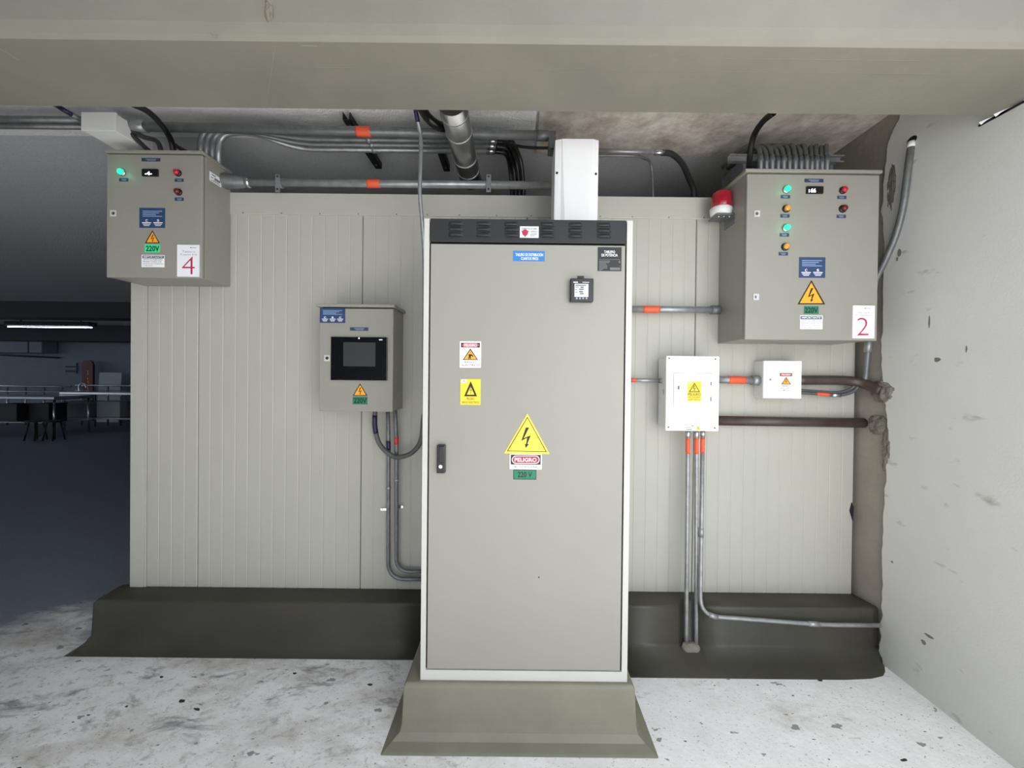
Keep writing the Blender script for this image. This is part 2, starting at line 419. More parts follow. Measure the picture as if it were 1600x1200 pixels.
for (x0_, y0_), (x1_, y1_), w_ in (((430, 72), (416, 164), .0008), ((0, 76), (30, 94), .003), ((470, 71), (495, 72), .002), ((330, 50), (337, 60), .003)):
    a = PZ(x0_, y0_, ZB); b_ = PZ(x1_, y1_, ZB); dv = (b_ - a).normalized(); sd_ = Vector((-dv.y, dv.x, 0)) * w_
    MB().prism([a + sd_, b_ + sd_, b_ - sd_, a - sd_], (0, 0, -.0006)).build('scratch', 'scratch', beam)

# right-hand wall: bare wall with a plaster coat that stops raggedly before the cold room
wr = struct(MB().box((XR, 0.9, 0), (XR + 0.2, 14, ZC)).build('wall_right', 'concrete_r'))
edge_px = [(1404, 186), (1394, 205), (1388, 225), (1383, 260), (1378, 330), (1381, 380), (1380, 440), (1378, 520), (1377, 570), (1383, 605), (1384, 640), (1388, 680), (1384, 740), (1380, 800), (1379, 850), (1378, 900), (1377, 960), (1374, 1000), (1372, 1018), (1380, 1030)]
E = [PX(x, y, XR - 0.014) for x, y in edge_px]
edge = [Vector((XR, E[0].y - 0.02, ZC))]
for a, b_ in zip(E[:-1], E[1:]):
    for kk in range(5):
        p = a.lerp(b_, kk / 5); j = noise.noise(Vector((0, p.y * 13, p.z * 17))) * 0.012 + random.uniform(-.004, .004)
        edge.append(Vector((XR, p.y + j, p.z)))
edge.append(Vector((XR, E[-1].y, 0)))
outline = [Vector((XR, 0.9, 0)), Vector((XR, 0.9, ZC))] + edge
MB().prism([Vector((XR - 0.014, p.y, p.z)) for p in outline], (0.0145, 0, 0)).build('plaster_coat', 'plaster', wr)
for px, py, w, h in ((1465, 562, .016, .013), (1452, 505, .004, .035), (1510, 545, .004, .02), (1394, 878, .008, .006), (1452, 994, .02, .008), (1443, 1003, .012, .012), (1405, 395, .012, .02), (1402, 405, .006, .012)):
    c = PX(px, py, XR - 0.014)
    pts = [Vector((XR - 0.0148, c.y + math.cos(a) * w * random.uniform(.7, 1.2), c.z + math.sin(a) * h * random.uniform(.7, 1.2))) for a in [i * math.pi / 4 for i in range(8)]]
    MB().prism(pts, (0.002, 0, 0)).build('chipped_spot', 'cement', wr)

# rest of the shell, out of sight or far away
struct(MB().box((-24, 13, 0), (XR + 0.2, 13.2, ZC)).build('wall_far', 'hallwall'))
struct(MB().box((-24.2, -7, 0), (-24, 13.2, 0.9)).build('wall_left', 'hallwall'))
struct(MB().box((-8.5, -2.2, 0), (-1.9, -2.0, ZC + 0.05)).build('wall_rear_unseen', 'hallwall'))  # unseen wall, added to block daylight and dim the left side
struct(MB().box((-24, -2.2, 0), (-8.5, -2.0, 0.9)).build('wall_rear_unseen', 'hallwall'))  # unseen, kept low to let daylight into the hall

# cold-room wall: core, five ribbed sheets, corner and head trims
core = struct(MB().box((XL + 0.02, YW + 0.02, 0), (XRP - 0.005, 5.6, pan_top - 0.01)).build('wall_back', 'panel'))
joints = [P(x, 700, YW).x for x in (229, 309, 564, 820, 1084)] + [XRP]
for a, b_ in zip(joints[:-1], joints[1:]):
    n = max(3, round((b_ - a) / 0.0735)); stp = (b_ - a) / n; pr = [(a + 0.002, YW + 0.004)]
    pr += [(a + 0.006, YW)]
    for i in range(1, n):
        x = a + i * stp
        pr += [(x - 0.005, YW), (x - 0.0025, YW + 0.0017), (x + 0.0025, YW + 0.0017), (x + 0.005, YW)]
    pr += [(b_ - 0.006, YW), (b_ - 0.002, YW + 0.004)]
    nn = len(pr)
    vs = [(x, y, pan_bot - 0.0) for x, y in pr] + [(x, y, pan_top - 0.004) for x, y in pr]
    vs += [(b_ - 0.002, YW + 0.03, pan_bot - 0.0), (a + 0.002, YW + 0.03, pan_bot - 0.0), (b_ - 0.002, YW + 0.03, pan_top - 0.004), (a + 0.002, YW + 0.03, pan_top - 0.004)]
    fs = [(i, i + 1, nn + i + 1, nn + i) for i in range(nn - 1)] + [(nn - 1, 2 * nn, 2 * nn + 2, 2 * nn - 1), (2 * nn + 1, 0, nn, 2 * nn + 3), list(range(nn))[::-1] + [2 * nn + 1, 2 * nn][0:0]]
    fs = fs[:-1]
    MB().add(vs, fs).build('wall_panel', 'panel', core)
zt = P(800, 340, YW).z
trim = struct(MB().box((XL + 0.1, YW - 0.008, zt), (XRP, YW + 0.06, pan_top)).build('trim_1', 'panel_trim', bevel=0.003))
mb = MB()
for px in [380, 440, 500, 560, 620, 668, 718, 776, 830, 938, 988, 1045, 1100]:
    c = P(px, 337 + (px - 800) * 0.0105, YW - 0.008); mb = MB(); mb.cyl(c, c + Vector((0, -0.003, 0)), 0.004, 8); mb.build('rivet', 'galv_dark', trim)
ct = MB().box((XL, YW - 0.006, pan_bot - 0.012), (P(226, 700, YW).x, YW + 0.05, pan_top))
ct.box((XL, YW + 0.04, pan_bot), (XL + 0.02, 5.6, pan_top))
ct.box((P(226, 700, YW).x, YW - 0.004, pan_bot - 0.012), (P(229.5, 700, YW).x, YW + 0.02, pan_top))
struct(ct.build('trim_2', 'panel_trim', bevel=0.002))

# cement curbs under the cold-room wall
def curb(name, label, xs_prof, mat='cement_curb'):
    mb = MB(); k = len(xs_prof[0][1])
    vs = [(x, y, z) for x, pr in xs_prof for (y, z) in pr]
    fs = [(i * k + j, i * k + j + 1, (i + 1) * k + j + 1, (i + 1) * k + j) for i in range(len(xs_prof) - 1) for j in range(k - 1)]
    fs += [list(range(k))[::-1], [(len(xs_prof) - 1) * k + j for j in range(k)]]
    mb.add(vs, fs[:-2], True); mb.add([], [], False); mb.f += fs[-2:]; mb.smooth += [False, False]; o = mb.build(name, mat); return tag(o, label, 'curb')
def cprof(yback, zb, yled, zled, ycr, zcr, ytoe):
    return [(yback + 0.019, 0), (yback + 0.019, zb), (yback, zb), (yled + 0.012, zled + 0.006), (yled, zled), (yled - 0.004, zled - 0.012),
            (ycr + 0.002, zcr + 0.02), (ycr - 0.01, zcr), ((ycr + ytoe) / 2, zcr * 0.42), (ytoe + 0.01, 0.006), (ytoe, 0)]
yl = PZ(400, 1029, 0).y
YLF = yl + 0.07
zled = P(400, 941, YLF).z; zcr = P(400, 999, YLF).z
xa = PZ(97, 1027, 0).x; xe = -0.50
base = cprof(YW, pan_bot - 0.001, YLF, zled, YLF - 0.005, zcr, yl)
secs = []
x_in = P(147, 985, YLF).x
flat = [(y, min(z, 0.001)) for y, z in base]
far = lambda pr: pr
secs.append((xa, far(flat))); secs.append((x_in - 0.05, far([(y, min(z, 0.03)) for y, z in base]))); secs.append((x_in - 0.012, far([(y, min(z, 0.075)) for y, z in base])))
secs.append((x_in, far([(y, min(z, zled - 0.01)) for y, z in base]))); secs.append((x_in + 0.012, far(base))); secs.append((XL - 0.003, far(base))); secs.append((XL - 0.001, base))
for i in range(1, 8): secs.append((XL + 0.012 + (xe - XL) * i / 7, base))
curb('cement_curb', 'long dark cement curb under the panel wall, left of the tall cabinet', secs)
tag(MB().box((x_in, YW + .02, 0), (XL - .004, 5.6, zled)).build('cement_curb', 'cement', bevel=.008), 'dark cement curb running back along the left end of the cold room', 'curb')
yr = PZ(1180, 1061, 0).y; YRF = P(1180, 1000, 2.14).y
pb2 = pan_bot - 0.001; zl2 = P(1180, 949, YRF).z; zc2 = P(1180, 1010, YRF).z
baser = cprof(YW, pb2, YRF, zl2, YRF - 0.01, max(zc2, 0.03), yr)
notch = list(baser); notch[4] = (YRF + 0.055, zl2 + 0.001); notch[3] = (YRF + 0.06, zl2 + 0.006); notch[5] = (YRF + 0.05, zl2 - 0.012); notch[6] = (YRF + 0.045, baser[6][1]); notch[7] = (YRF + 0.02, baser[7][1])
xn0 = P(1063, 980, YRF).x; xn1 = P(1094, 980, YRF).x
secs = [(0.535, baser), (xn0 - 0.012, baser), (xn0, notch), (xn1, notch), (xn1 + 0.012, baser)]
xend = XR - 0.0155
for i in range(1, 6): secs.append((xn1 + 0.012 + (1.72 - xn1) * i / 5, baser))
r1 = [(y if j < 8 else y + 0.0, z) for j, (y, z) in enumerate(baser)]
tuck = lambda t: [(y + (0 if j < 7 else t * (0.3 if j == 7 else 0.6 if j == 8 else 1)), z * (1 + (0.5 if j in (7, 8) else 0) * t / 0.1)) for j, (y, z) in enumerate(baser)]
secs += [(1.88, tuck(0.01)), (1.96, tuck(0.03)), (2.0, tuck(0.06)), (xend, tuck(0.10))]
curb('cement_curb', 'short dark cement curb between the tall cabinet and the white wall', secs)

# ================================================================== TALL CABINET AND PLINTH
YC = 1.667
cxl = P(660, 700, YC).x; cxr = P(984.5, 700, YC).x
cz0 = P(820, 1064, YC).z; cz1 = P(820, 343, YC).z
# plinth (flared cement base)
def ringp(x0, x1, y0, y1, z): return [(x0, y0, z), (x1, y0, z), (x1, y1, z), (x0, y1, z)]
ptoe = PZ(810, 1184, 0).y
tx0 = PZ(592, 1183, 0).x; tx1 = PZ(1031, 1186, 0).x
fx0 = P(629, 1110, YC - 0.02).x; fx1 = P(993, 1110, YC - 0.02).x
lv = [ringp(tx0, tx1, ptoe, 1.98, 0), ringp(tx0 + .012, tx1 - .012, ptoe + .012, 1.98, 0.005), ringp(fx0 - .03, fx1 + .03, YC - .05, 1.98, 0.016),
      ringp(fx0 - .008, fx1 + .008, YC - .036, 1.98, 0.04), ringp(fx0 - .001, fx1 + .001, YC - .031, 1.98, 0.075), ringp(fx0 + .004, fx1 - .004, YC - .024, 1.98, cz0 - .012), ringp(fx0 + .012, fx1 - .012, YC - .014, 1.98, cz0)]
mb = MB(); vs = [v for l in lv for v in l]
fs = [[3, 2, 1, 0], [24, 25, 26, 27]]
for i in range(6):
    for j in range(4): fs.append((i * 4 + j, i * 4 + (j + 1) % 4, i * 4 + 4 + (j + 1) % 4, i * 4 + 4 + j))
mb.add(vs, fs)
tag(mb.build('cement_plinth', 'cement', bevel=0.006), 'flared olive grey cement plinth carrying the tall cabinet', 'plinth')

cab = thing('distribution_cabinet', 'tall beige grey electrical cabinet with black louvred top and danger signs', 'cabinet', ((cxl + cxr) / 2, 1.95, cz0))
dx0 = P(670, 700, YC).x; dx1 = P(973.5, 700, YC).x; dz0 = P(820, 1047, YC).z; dz1 = P(820, 382, YC).z
bz1 = P(820, 379.5, YC).z; lx0 = P(673, 360, YC).x; lx1 = P(982, 360, YC).x
mb = MB()
mb.box((cxl, YC + 0.02, cz0), (cxr, 2.285, cz1))
mb.box((cxl, YC, cz0), (dx0 - 0.006, YC + 0.03, cz1)); mb.box((dx1 + 0.006, YC, cz0), (cxr, YC + 0.03, cz1))
mb.box((dx0 - 0.0061, YC, cz0), (dx1 + 0.0061, YC + 0.03, dz0 - 0.004))
mb.build('body', 'encl_frame', cab)
MB().box((dx0 - 0.006, YC + 0.012, dz0 - 0.004), (dx1 + 0.006, YC + 0.0205, dz1 + 0.006)).build('door_seal', 'black_gap', cab)
MB().box((dx0, YC + 0.001, dz0), (dx1, YC + 0.019, dz1)).build('door', 'encl', cab, bevel=0.003)
vp = MB().box((dx0 - 0.001, YC - 0.002, bz1), (dx1 + 0.001, YC + 0.03, cz1)).build('vent_panel', 'black_panel', cab, bevel=0.002)
louv = None
for gx in (712, 755.5, 799.5, 855.5, 899, 943.7):
    for gy in (350.2, 358.8, 367.4):
        c = P(gx, gy + (gx - 820) * 0.0103, YC - 0.002); w, h, d = 0.031, 0.0195, 0.010
        if louv is None:
            mb = MB(); n = 6; pts = []
            prof = [(0, h / 2), (-d * 0.55, h * 0.25), (-d, -h * 0.15), (-d, -h * 0.42), (0.0, -h * 0.42)]
            vs = []
            for i in range(n + 1):
                t = -1 + 2 * i / n; f = max(0.15, 1 - abs(t) ** 4)
                vs += [(c.x + t * w, c.y + y * f, c.z + z) for y, z in prof]
            kk = len(prof)
            fs = [(i * kk + j, i * kk + j + 1, (i + 1) * kk + j + 1, (i + 1) * kk + j) for i in range(n) for j in range(kk - 1)] + [list(range(kk)), [n * kk + j for j in range(kk)][::-1]]
            mb.add(vs, fs); louv = mb.build('louver', 'black_louver', vp); lc = c
        else:
            o = louv.copy(); COL.objects.link(o); o.parent = vp; o.location = c - lc; ORG[o.name] = ORG[vp.name]
YD = YC + 0.0005
def sticker(root, rect, Y, mat, label=None, name='sticker'): return plate(root, name, rect, Y, mat, label=label)
# maker's plate on the vent panel
s = sticker(cab, (812.5, 354, 841.5, 371.5), YC - 0.0025, 'card', 'small white plate with red round emblem')
letters(s, [('SUBESTACIONES', (815, 356, 839, 359))], YC - 0.0045, 'ink', 0.010)
mb = MB(); c = P(820.5, 363.5, YC - 0.0045); mb.cyl(c, c + Vector((0, -0.0004, 0)), 0.0135, 18); e = mb.build('emblem', 'danger', s)
poly(s, 'emblem_wing', [(814, 360.5), (827, 360.5), (820.5, 371)], YC - 0.0042, 'greyink2')
bars(s, [(829, 361, 839, 362), (830, 363.5, 839, 364.5), (828, 366, 839, 367), (828, 368.3, 836, 369.2)], YC - 0.0045, 'greyink2')
# blue title
s = sticker(cab, (802, 392.5, 851, 408), YD, 'blue', 'blue title plate')
letters(s, [('TABLERO DE DISTRIBUCIÓN', (805.5, 394.6, 848.5, 400.3)), ('CUARTOS FRÍOS', (814, 400.8, 841, 406.2))], YD - 0.002, 'white', 0.008)
# black title
s = sticker(cab, (934, 386.5, 971, 423.5), YD, 'black_panel', 'black title plate')
letters(s, [('TABLERO', (944, 391.5, 961, 395.5)), ('DE POTENCIA', (940, 396.6, 965, 400.8))], YD - 0.002, 'white', 0.010)
bars(s, [(936, 405.2, 969, 405.8)] + [(936, 407.4 + i * 2.15, 936 + w, 408.6 + i * 2.15) for i, w in enumerate((17, 16, 11, 13, 13, 13, 6, 3))] + [(967, 407.5, 969, 411), (968, 415, 969, 416.5), (953, 418, 969, 422)], YD - 0.002, 'greyink2')
# power meter
mt = plate(cab, 'power_meter', (890, 437.5, 925.5, 473), YD, 'black_plastic', 0.028, 'black square power meter with grey display', bevel=0.003)
YM = YD - 0.0285
plate(mt, 'display', (897.7, 443.5, 919.3, 464), YM, 'lcd', 0.0006)
bars(mt, [(899, 445, 916, 446.6), (899, 448, 904, 449), (907, 447.6, 912, 450), (905, 451, 912, 453), (905, 454.5, 911, 457), (906, 458, 912, 460), (899, 452, 902, 453), (899, 456, 902, 457)], YM - 0.001, 'greyink2', 'readout')
bars(mt, [(896, 440.3, 903, 441.8), (910, 440.8, 920.5, 441.5)], YM - 0.0004, 'white', 'printed_name')
for x in (901, 906, 911, 916.2):
    c = P(x, 466.4, YM); MB().cyl(c, c + Vector((0, -0.003, 0)), 0.0042, 12).build('button', 'greyink', mt)
plate(cab, 'meter_tag', (902, 431.2, 912.5, 435), YD, 'black_panel')
# stickers by the handle
def danger_sticker():
    r = (718.5, 533.5, 751.5, 574.5)
    s = sticker(cab, r, YD, 'white', 'white danger sticker with falling man')
    Y1 = YD - 0.0016
    bars(s, [(720.3, 535.7, 749.8, 543)], Y1, 'ink', 'header_band')
    poly(s, 'header_badge', [(721.5, 539.3), (725, 536.2), (745, 536.2), (748.7, 539.3), (745, 542.5), (725, 542.5)], Y1 - 0.0002, 'pinkred')
    letters(s, [('PELIGRO', (725.5, 537.3, 744.7, 541.4))], Y1 - 0.0008, 'white', 0.010)
    t = [(735, 544.3), (747.2, 562.5), (722.8, 562.5)]
    poly(s, 'triangle_border', t, Y1, 'ink')
    poly(s, 'triangle_field', [(735, 547), (744.8, 561.3), (725.2, 561.3)], Y1 - 0.0004, 'amberprint')
    poly(s, 'figure_mark', [(731.5, 553.8), (735, 553.2), (738.2, 554.2), (740, 557), (738.5, 557.8), (737.3, 556), (735.6, 556.8), (735.8, 560.8), (734.2, 560.8), (733.8, 558.4), (732.6, 561), (731.2, 560.6), (732.8, 556.3)], Y1 - 0.0009, 'ink')
    poly(s, 'spark_mark', [(735.3, 549.4), (736.2, 550.6), (735.5, 550.9), (736.4, 552.6), (734.6, 551), (735.2, 550.7)], Y1 - 0.0009, 'ink')
    letters(s, [('RIESGO', (726, 564.5, 744, 567.3)), ('ELÉCTRICO', (722, 568.2, 749, 572))], Y1, 'ink', 0.012)
    bars(s, [(724, 544.5, 726.3, 545.5), (721.5, 546.3, 729, 546.8)], Y1, 'greyink2')
danger_sticker()
s = sticker(cab, (719.5, 592.3, 751, 632.5), YD, 'yellow2', 'yellow danger sticker'); Y1 = YD - 0.0016
poly(s, 'triangle_border', [(735.5, 595.5), (745.5, 619.3), (725.2, 619.3)], Y1, 'ink')
poly(s, 'triangle_field', [(735.4, 603.5), (741.3, 616.6), (729.4, 616.6)], Y1 - 0.0004, 'yellow2')
bolt(s, 735.6, 609.5, 3.5, 11, Y1 - 0.0009)
letters(s, [('PELIGRO', (729, 621.2, 741, 624.8)), ('RIESGO ELÉCTRICO', (722, 626.6, 748.7, 630.3))], Y1, 'ink', 0.010)
bars(s, [(720.8, 593.2, 729.5, 598.5)], Y1, 'white', 'logo_patch'); bars(s, [(724, 594.3, 726, 595.8), (721.8, 596.4, 728.5, 596.9)], Y1 - 0.0004, 'greyink2')
# big triangle, danger plate, voltage plate
o = MB().prism([P(x, y, YD) for x, y in [(824, 646), (858.8, 709.3), (788, 708.2)]], (0, -0.0012, 0)).build('hazard_triangle', 'yellow', cab)
poly(o, 'triangle_line', [(824, 651), (854.6, 706.4), (792, 705)], YD - 0.0014, 'ink')
poly(o, 'triangle_field', [(824, 653.4), (852.4, 705.2), (794.2, 704)], YD - 0.0018, 'yellow')
bolt(o, 822, 684, 15.2, 32, YD - 0.0024)
s = sticker(cab, (796.5, 709.5, 846.5, 733.3), YD - 0.0002, 'white', 'white high voltage plate'); Y1 = YD - 0.0018
bars(s, [(798, 710.6, 844.9, 726)], Y1, 'ink', 'header_band')
def pill(cx, cy, w, h): return [(cx + sx * (w / 2 - h / 2) + math.cos(a) * h / 2, cy + math.sin(a) * h / 2) for sx, a0 in ((1, -90), (-1, 90)) for a in [math.radians(a0 + i * 22.5) for i in range(9)]]
poly(s, 'header_ring', pill(821.5, 718.3, 43.5, 12.8), Y1 - 0.0003, 'white'); poly(s, 'header_badge', pill(821.5, 718.3, 41, 10.6), Y1 - 0.0007, 'danger')
letters(s, [('PELIGRO', (804, 715.4, 838.5, 721.6))], Y1 - 0.0014, 'white', 0.02); letters(s, [('ALTO VOLTAJE', (803, 727.8, 839.8, 732))], Y1, 'ink', 0.010)
s = sticker(cab, (802.3, 734.2, 838, 749.2), YD, 'green', 'dark green voltage plate'); Y1 = YD - 0.0016
bars(s, [(802.3, 734.2, 838, 735), (802.3, 748.4, 838, 749.2), (802.3, 734.2, 803, 749.2), (837.3, 734.2, 838, 749.2)], Y1, 'ink', 'edge_line')
letters(s, [('220 V', (808.8, 737.3, 831.5, 745.8))], Y1 - 0.0002, 'ink', 0.02)
c = P(842, 902, YD); MB().cyl(c, c + Vector((0, -.0006, 0)), .0035, 8).build('paint_chip', 'ink', cab)
# swing handle
hd = plate(cab, 'handle', (683.8, 694, 696.8, 738), YD, 'black_plastic', 0.022, 'black swing handle with chrome key lock', bevel=0.004)
plate(hd, 'lever', (686.2, 697, 694, 722), YD - 0.0215, 'glossblack', 0.006, bevel=0.002)
c = P(688.8, 728.8, YD - 0.022); MB().cyl(c, c + Vector((0, -0.006, 0)), 0.0078, 16).build('lock_cylinder', 'chrome', hd)

# white faceted cable cover above the cabinet
yg = 1.96
q = lambda px, py, Y: P(px, py, Y)
zt_c = P(900, 217, yg).z; zb_c = cz1 + 0.001
mb = MB(); xa0 = P(867.5, 280, yg).x; xb0 = P(935.5, 280, yg).x; W_ = xb0 - xa0
top = [(xa0, yg + .2), (xa0, yg + .012), (xa0 + .03, yg + .004), (xa0 + W_ * .16, yg), (xb0 - W_ * .14, yg), (xb0 - .02, yg + .004), (xb0, yg + .012), (xb0, yg + .2)]
bot = [(xa0 - .004, yg + .2), (xa0 - .004, yg + .004), (xa0 + .03, yg), (xa0 + W_ * .24, yg - .012), (xb0 - W_ * .28, yg - .012), (xb0 - .03, yg), (xb0 - .004, yg + .004), (xb0 - .004, yg + .2)]
vs = [(x, y, zb_c) for x, y in bot] + [(x, y, zt_c) for x, y in top]; n = 8
mb.add(vs, [(i, (i + 1) % n, n + (i + 1) % n, n + i) for i in range(n)] + [list(range(n))[::-1], list(range(n, 2 * n))])
cover = thing('cable_cover', 'tall white sheet metal cable cover rising from the cabinet top', 'cable cover', ((xa0 + xb0) / 2, yg + .1, zb_c))
mb.build('cover_sheet', 'white_metal', cover)
for px, py in ((870.3, 270.5), (931, 272)):
    c = P(px, py, yg + .006); MB().cyl(c + Vector((0, .005, 0)), c + Vector((0, -0.004, 0)), 0.0055, 12).build('screw', 'black_plastic', cover)

# ================================================================== WALL ENCLOSURES
def lamp(root, px, py, Y, lens, bez='galv_bright', r=0.0175, d=0.022, name='pilot_lamp', tilt=None):
    c = P(px, py, Y); 
    o = MB().tube([c, c + Vector((0, -0.006, 0)), c + Vector((0, -0.009, 0))], [r * 1.15, r * 1.15, r * 0.95], 20).build(name, bez, root)
    MB().tube([c + Vector((0, -0.008, 0)), c + Vector((0, -d * 0.75, 0)), c + Vector((0, -d, 0))], [r * 0.9, r * 0.85, r * 0.5], 20).build('lens' if 'lamp' in name else 'cap', lens, o)
    if lens == 'lamp_green':
        gl = bpy.data.lights.new('green_glow', 'POINT'); gl.energy = 0.035; gl.color = (0.05, 1.0, 0.35); gl.shadow_soft_size = 0.012
        go = bpy.data.objects.new('green_glow', gl); COL.objects.link(go); go.parent = o; go.location = c + Vector((0, -d - 0.016, 0)) - ORG[o.name]
    return o
def lock(root, px, py, Y):
    o = plate(root, 'lock', (px - 4.6, py - 5, px + 4.6, py + 5), Y, 'encl_frame', 0.004, bevel=0.001)
    c = P(px, py, Y - 0.004); k = MB().cyl(c, c + Vector((0, -0.003, 0)), 0.0085, 14).build('lock_barrel', 'chrome', o)
    plate(o, 'key_slot', (px - 0.8, py - 1.8, px + 0.8, py + 1.8), Y - 0.007, 'ink', 0.0005)
def tagplate(root, rect, Y, txt=None):
    o = plate(root, 'name_tag', rect, Y, 'tag', 0.0012)
    x0, y0, x1, y1 = rect; h = y1 - y0
    bars(o, [(x0 + (x1 - x0) * .22, y0 + h * .25, x1 - (x1 - x0) * .22, y0 + h * .42), (x0 + (x1 - x0) * .3, y0 + h * .58, x1 - (x1 - x0) * .26, y0 + h * .75)], Y - 0.0015, 'navy_light')
def navy_sticker(root, rect, Y, marks):
    o = sticker(root, rect, Y, 'navy', 'navy blue information sticker')
    x0, y0, x1, y1 = rect; w = x1 - x0; h = y1 - y0
    bars(o, [(x0 + w * .12, y0 + h * (0.14 + 0.085 * i), x0 + w * (0.88 - 0.12 * ((i * 7) % 3)), y0 + h * (0.185 + 0.085 * i)) for i in range(4)], Y - 0.0015, 'navy_light')
    mb = MB()
    for k in range(marks):
        cx = x0 + w * ((k + 0.5) / marks * 0.9 + 0.05)
        put_text(mb, 'C' if k % 2 == 0 else 'S', (cx - w * .045, y0 + h * .57, cx + w * .045, y0 + h * .69), Y - 0.0015, 0.02)
    mb.build('pictogram', 'white', o)
    rr = []
    for k in range(marks):
        cx = x0 + w * ((k + 0.5) / marks * 0.9 + 0.05)
        rr += [(cx - w * .36 / marks, y0 + h * .72, cx + w * .36 / marks, y0 + h * .76), (cx - w * .3 / marks, y0 + h * .8, cx + w * .3 / marks, y0 + h * .83), (cx - w * .22 / marks, y0 + h * .87, cx + w * .22 / marks, y0 + h * .9)]
    bars(o, rr, Y - 0.0015, 'card', 'caption')
def volt_sticker(root, rect, Y, mat, txt='220V'):
    o = sticker(root, rect, Y, mat, 'green 220V sticker'); x0, y0, x1, y1 = rect; w = x1 - x0; h = y1 - y0
    letters(o, [(txt, (x0 + w * .07, y0 + h * .16, x1 - w * .05, y1 - h * .14))], Y - 0.0018, 'ink', 0.022)
def important_sticker(root, rect, Y):
    o = sticker(root, rect, Y, 'white', 'white notice sticker'); x0, y0, x1, y1 = rect; w = x1 - x0; h = y1 - y0
    bars(o, [(x0 + w * .03, y0 + h * .05, x1 - w * .03, y0 + h * .28)], Y - 0.0015, 'navy', 'header_band')
    letters(o, [('IMPORTANTE', (x0 + w * .08, y0 + h * .085, x1 - w * .08, y0 + h * .24))], Y - 0.002, 'white', 0.010)
    letters(o, [(t, (x0 + w * .06, y0 + h * (.34 + .16 * i), x0 + w * e, y0 + h * (.44 + .16 * i))) for i, (t, e) in enumerate((('ANTES DE ENERGIZAR', .92), ('REVISAR TODOS LOS', .86), ('PUNTOS DE CONEXIÓN', .93), ('Y FIJACIÓN', .48)))], Y - 0.0015, 'navy', 0.004)
def number_card(root, rect, Y, num, l1, l2, nrect):
    o = plate(root, 'number_card', rect, Y, 'card', 0.004, 'white card with a crimson ' + num); x0, y0, x1, y1 = rect; w = x1 - x0; h = y1 - y0
    letters(o, [(num, nrect)], Y - 0.0046, 'crimson', -0.016, 'numeral')
    letters(o, [(l1, (x0 + w * .2, y0 + h * .175, x1 - w * .2, y0 + h * .235)), (l2, (x0 + w * .12, y0 + h * .265, x1 - w * .12, y0 + h * .325))], Y - 0.0046, 'greyink', 0.0)
    bars(o, [(x0 + w * .56, y0 + h * .065, x0 + w * .64, y0 + h * .09), (x0 + w * .66, y0 + h * .075, x0 + w * .84, y0 + h * .088)], Y - 0.0046, 'greyink2', 'logo_mark')
def enclosure(name, label, rect, Yf, Yb, roof_px, over=0.012):
    x0, y0, x1, y1 = rect; cxp, cyp = (x0 + x1) / 2, (y0 + y1) / 2
    wx0 = P(x0, cyp, Yf).x; wx1 = P(x1, cyp, Yf).x; z1 = P(cxp, y0, Yf).z; z0 = P(cxp, y1, Yf).z
    root = thing(name, label, 'electrical box', ((wx0 + wx1) / 2, (Yf + Yb) / 2, z0))
    rt = roof_px * Yf / F_PX
    MB().box((wx0 + .003, Yf + 0.026, z0 + .003), (wx1 - .003, Yb, z1 - rt)).build('body', 'encl', root, bevel=0.003)
    MB().box((wx0 + .008, Yf + 0.016, z0 + .008), (wx1 - .008, Yf + 0.027, z1 - rt)).build('door_seal', 'black_gap', root)
    MB().box((wx0, Yf, z0), (wx1, Yf + 0.018, z1 - rt - 0.006)).build('door', 'encl', root, bevel=0.004)
    MB().box((wx0 - over, Yf - over * 0.6, z1 - rt), (wx1 + over * .6, Yb + .002, z1)).build('roof', 'encl', root, bevel=0.003)
    return root, (wx0, wx1, z0, z1)

# --- box 4, top left
YF4 = 2.085
b4, B4 = enclosure('control_box', 'beige control box with number 4 card, at the upper left corner', (166.5, 235, 315.5, 434), YF4, YW - 0.002, 4.5, 0.008)
tagplate(b4, (221.5, 247, 250.5, 252.3), YF4)
lamp(b4, 191.5, 269.8, YF4, 'lamp_green'); tagplate(b4, (186.5, 278.5, 200.5, 283.5), YF4)
ds = plate(b4, 'thermostat', (224, 265.2, 248.5, 276.3), YF4, 'black_plastic', 0.01, 'black digital thermostat', bevel=0.002)
letters(ds, [('-4-', (226.5, 268, 237, 273.5))], YF4 - 0.0105, 'digits', 0.02, 'digits')
lamp(b4, 278.8, 270.8, YF4, 'btn_red', 'black_plastic', 0.016, 0.026, 'push_button'); tagplate(b4, (273.3, 279.3, 287, 284), YF4)
lamp(b4, 279.8, 300.6, YF4, 'btn_dark', 'black_plastic', 0.016, 0.026, 'push_button'); tagplate(b4, (273.3, 308.8, 287, 313.8), YF4)
lock(b4, 177.5, 333.5, YF4)
navy_sticker(b4, (218, 325, 258, 356), YF4, 2)
triangle_sign(b4, 238.3, 360, 380, 23, YF4, 'amberprint', 1.25)
volt_sticker(b4, (226.3, 382, 250, 394.3), YF4, 'litgreen')
important_sticker(b4, (221.5, 398.5, 257, 417.5), YF4)
number_card(b4, (277.7, 383, 312, 432.5), YF4, '4', 'Tablero', 'Cuarto frío', (284.3, 401, 304.2, 428.5))
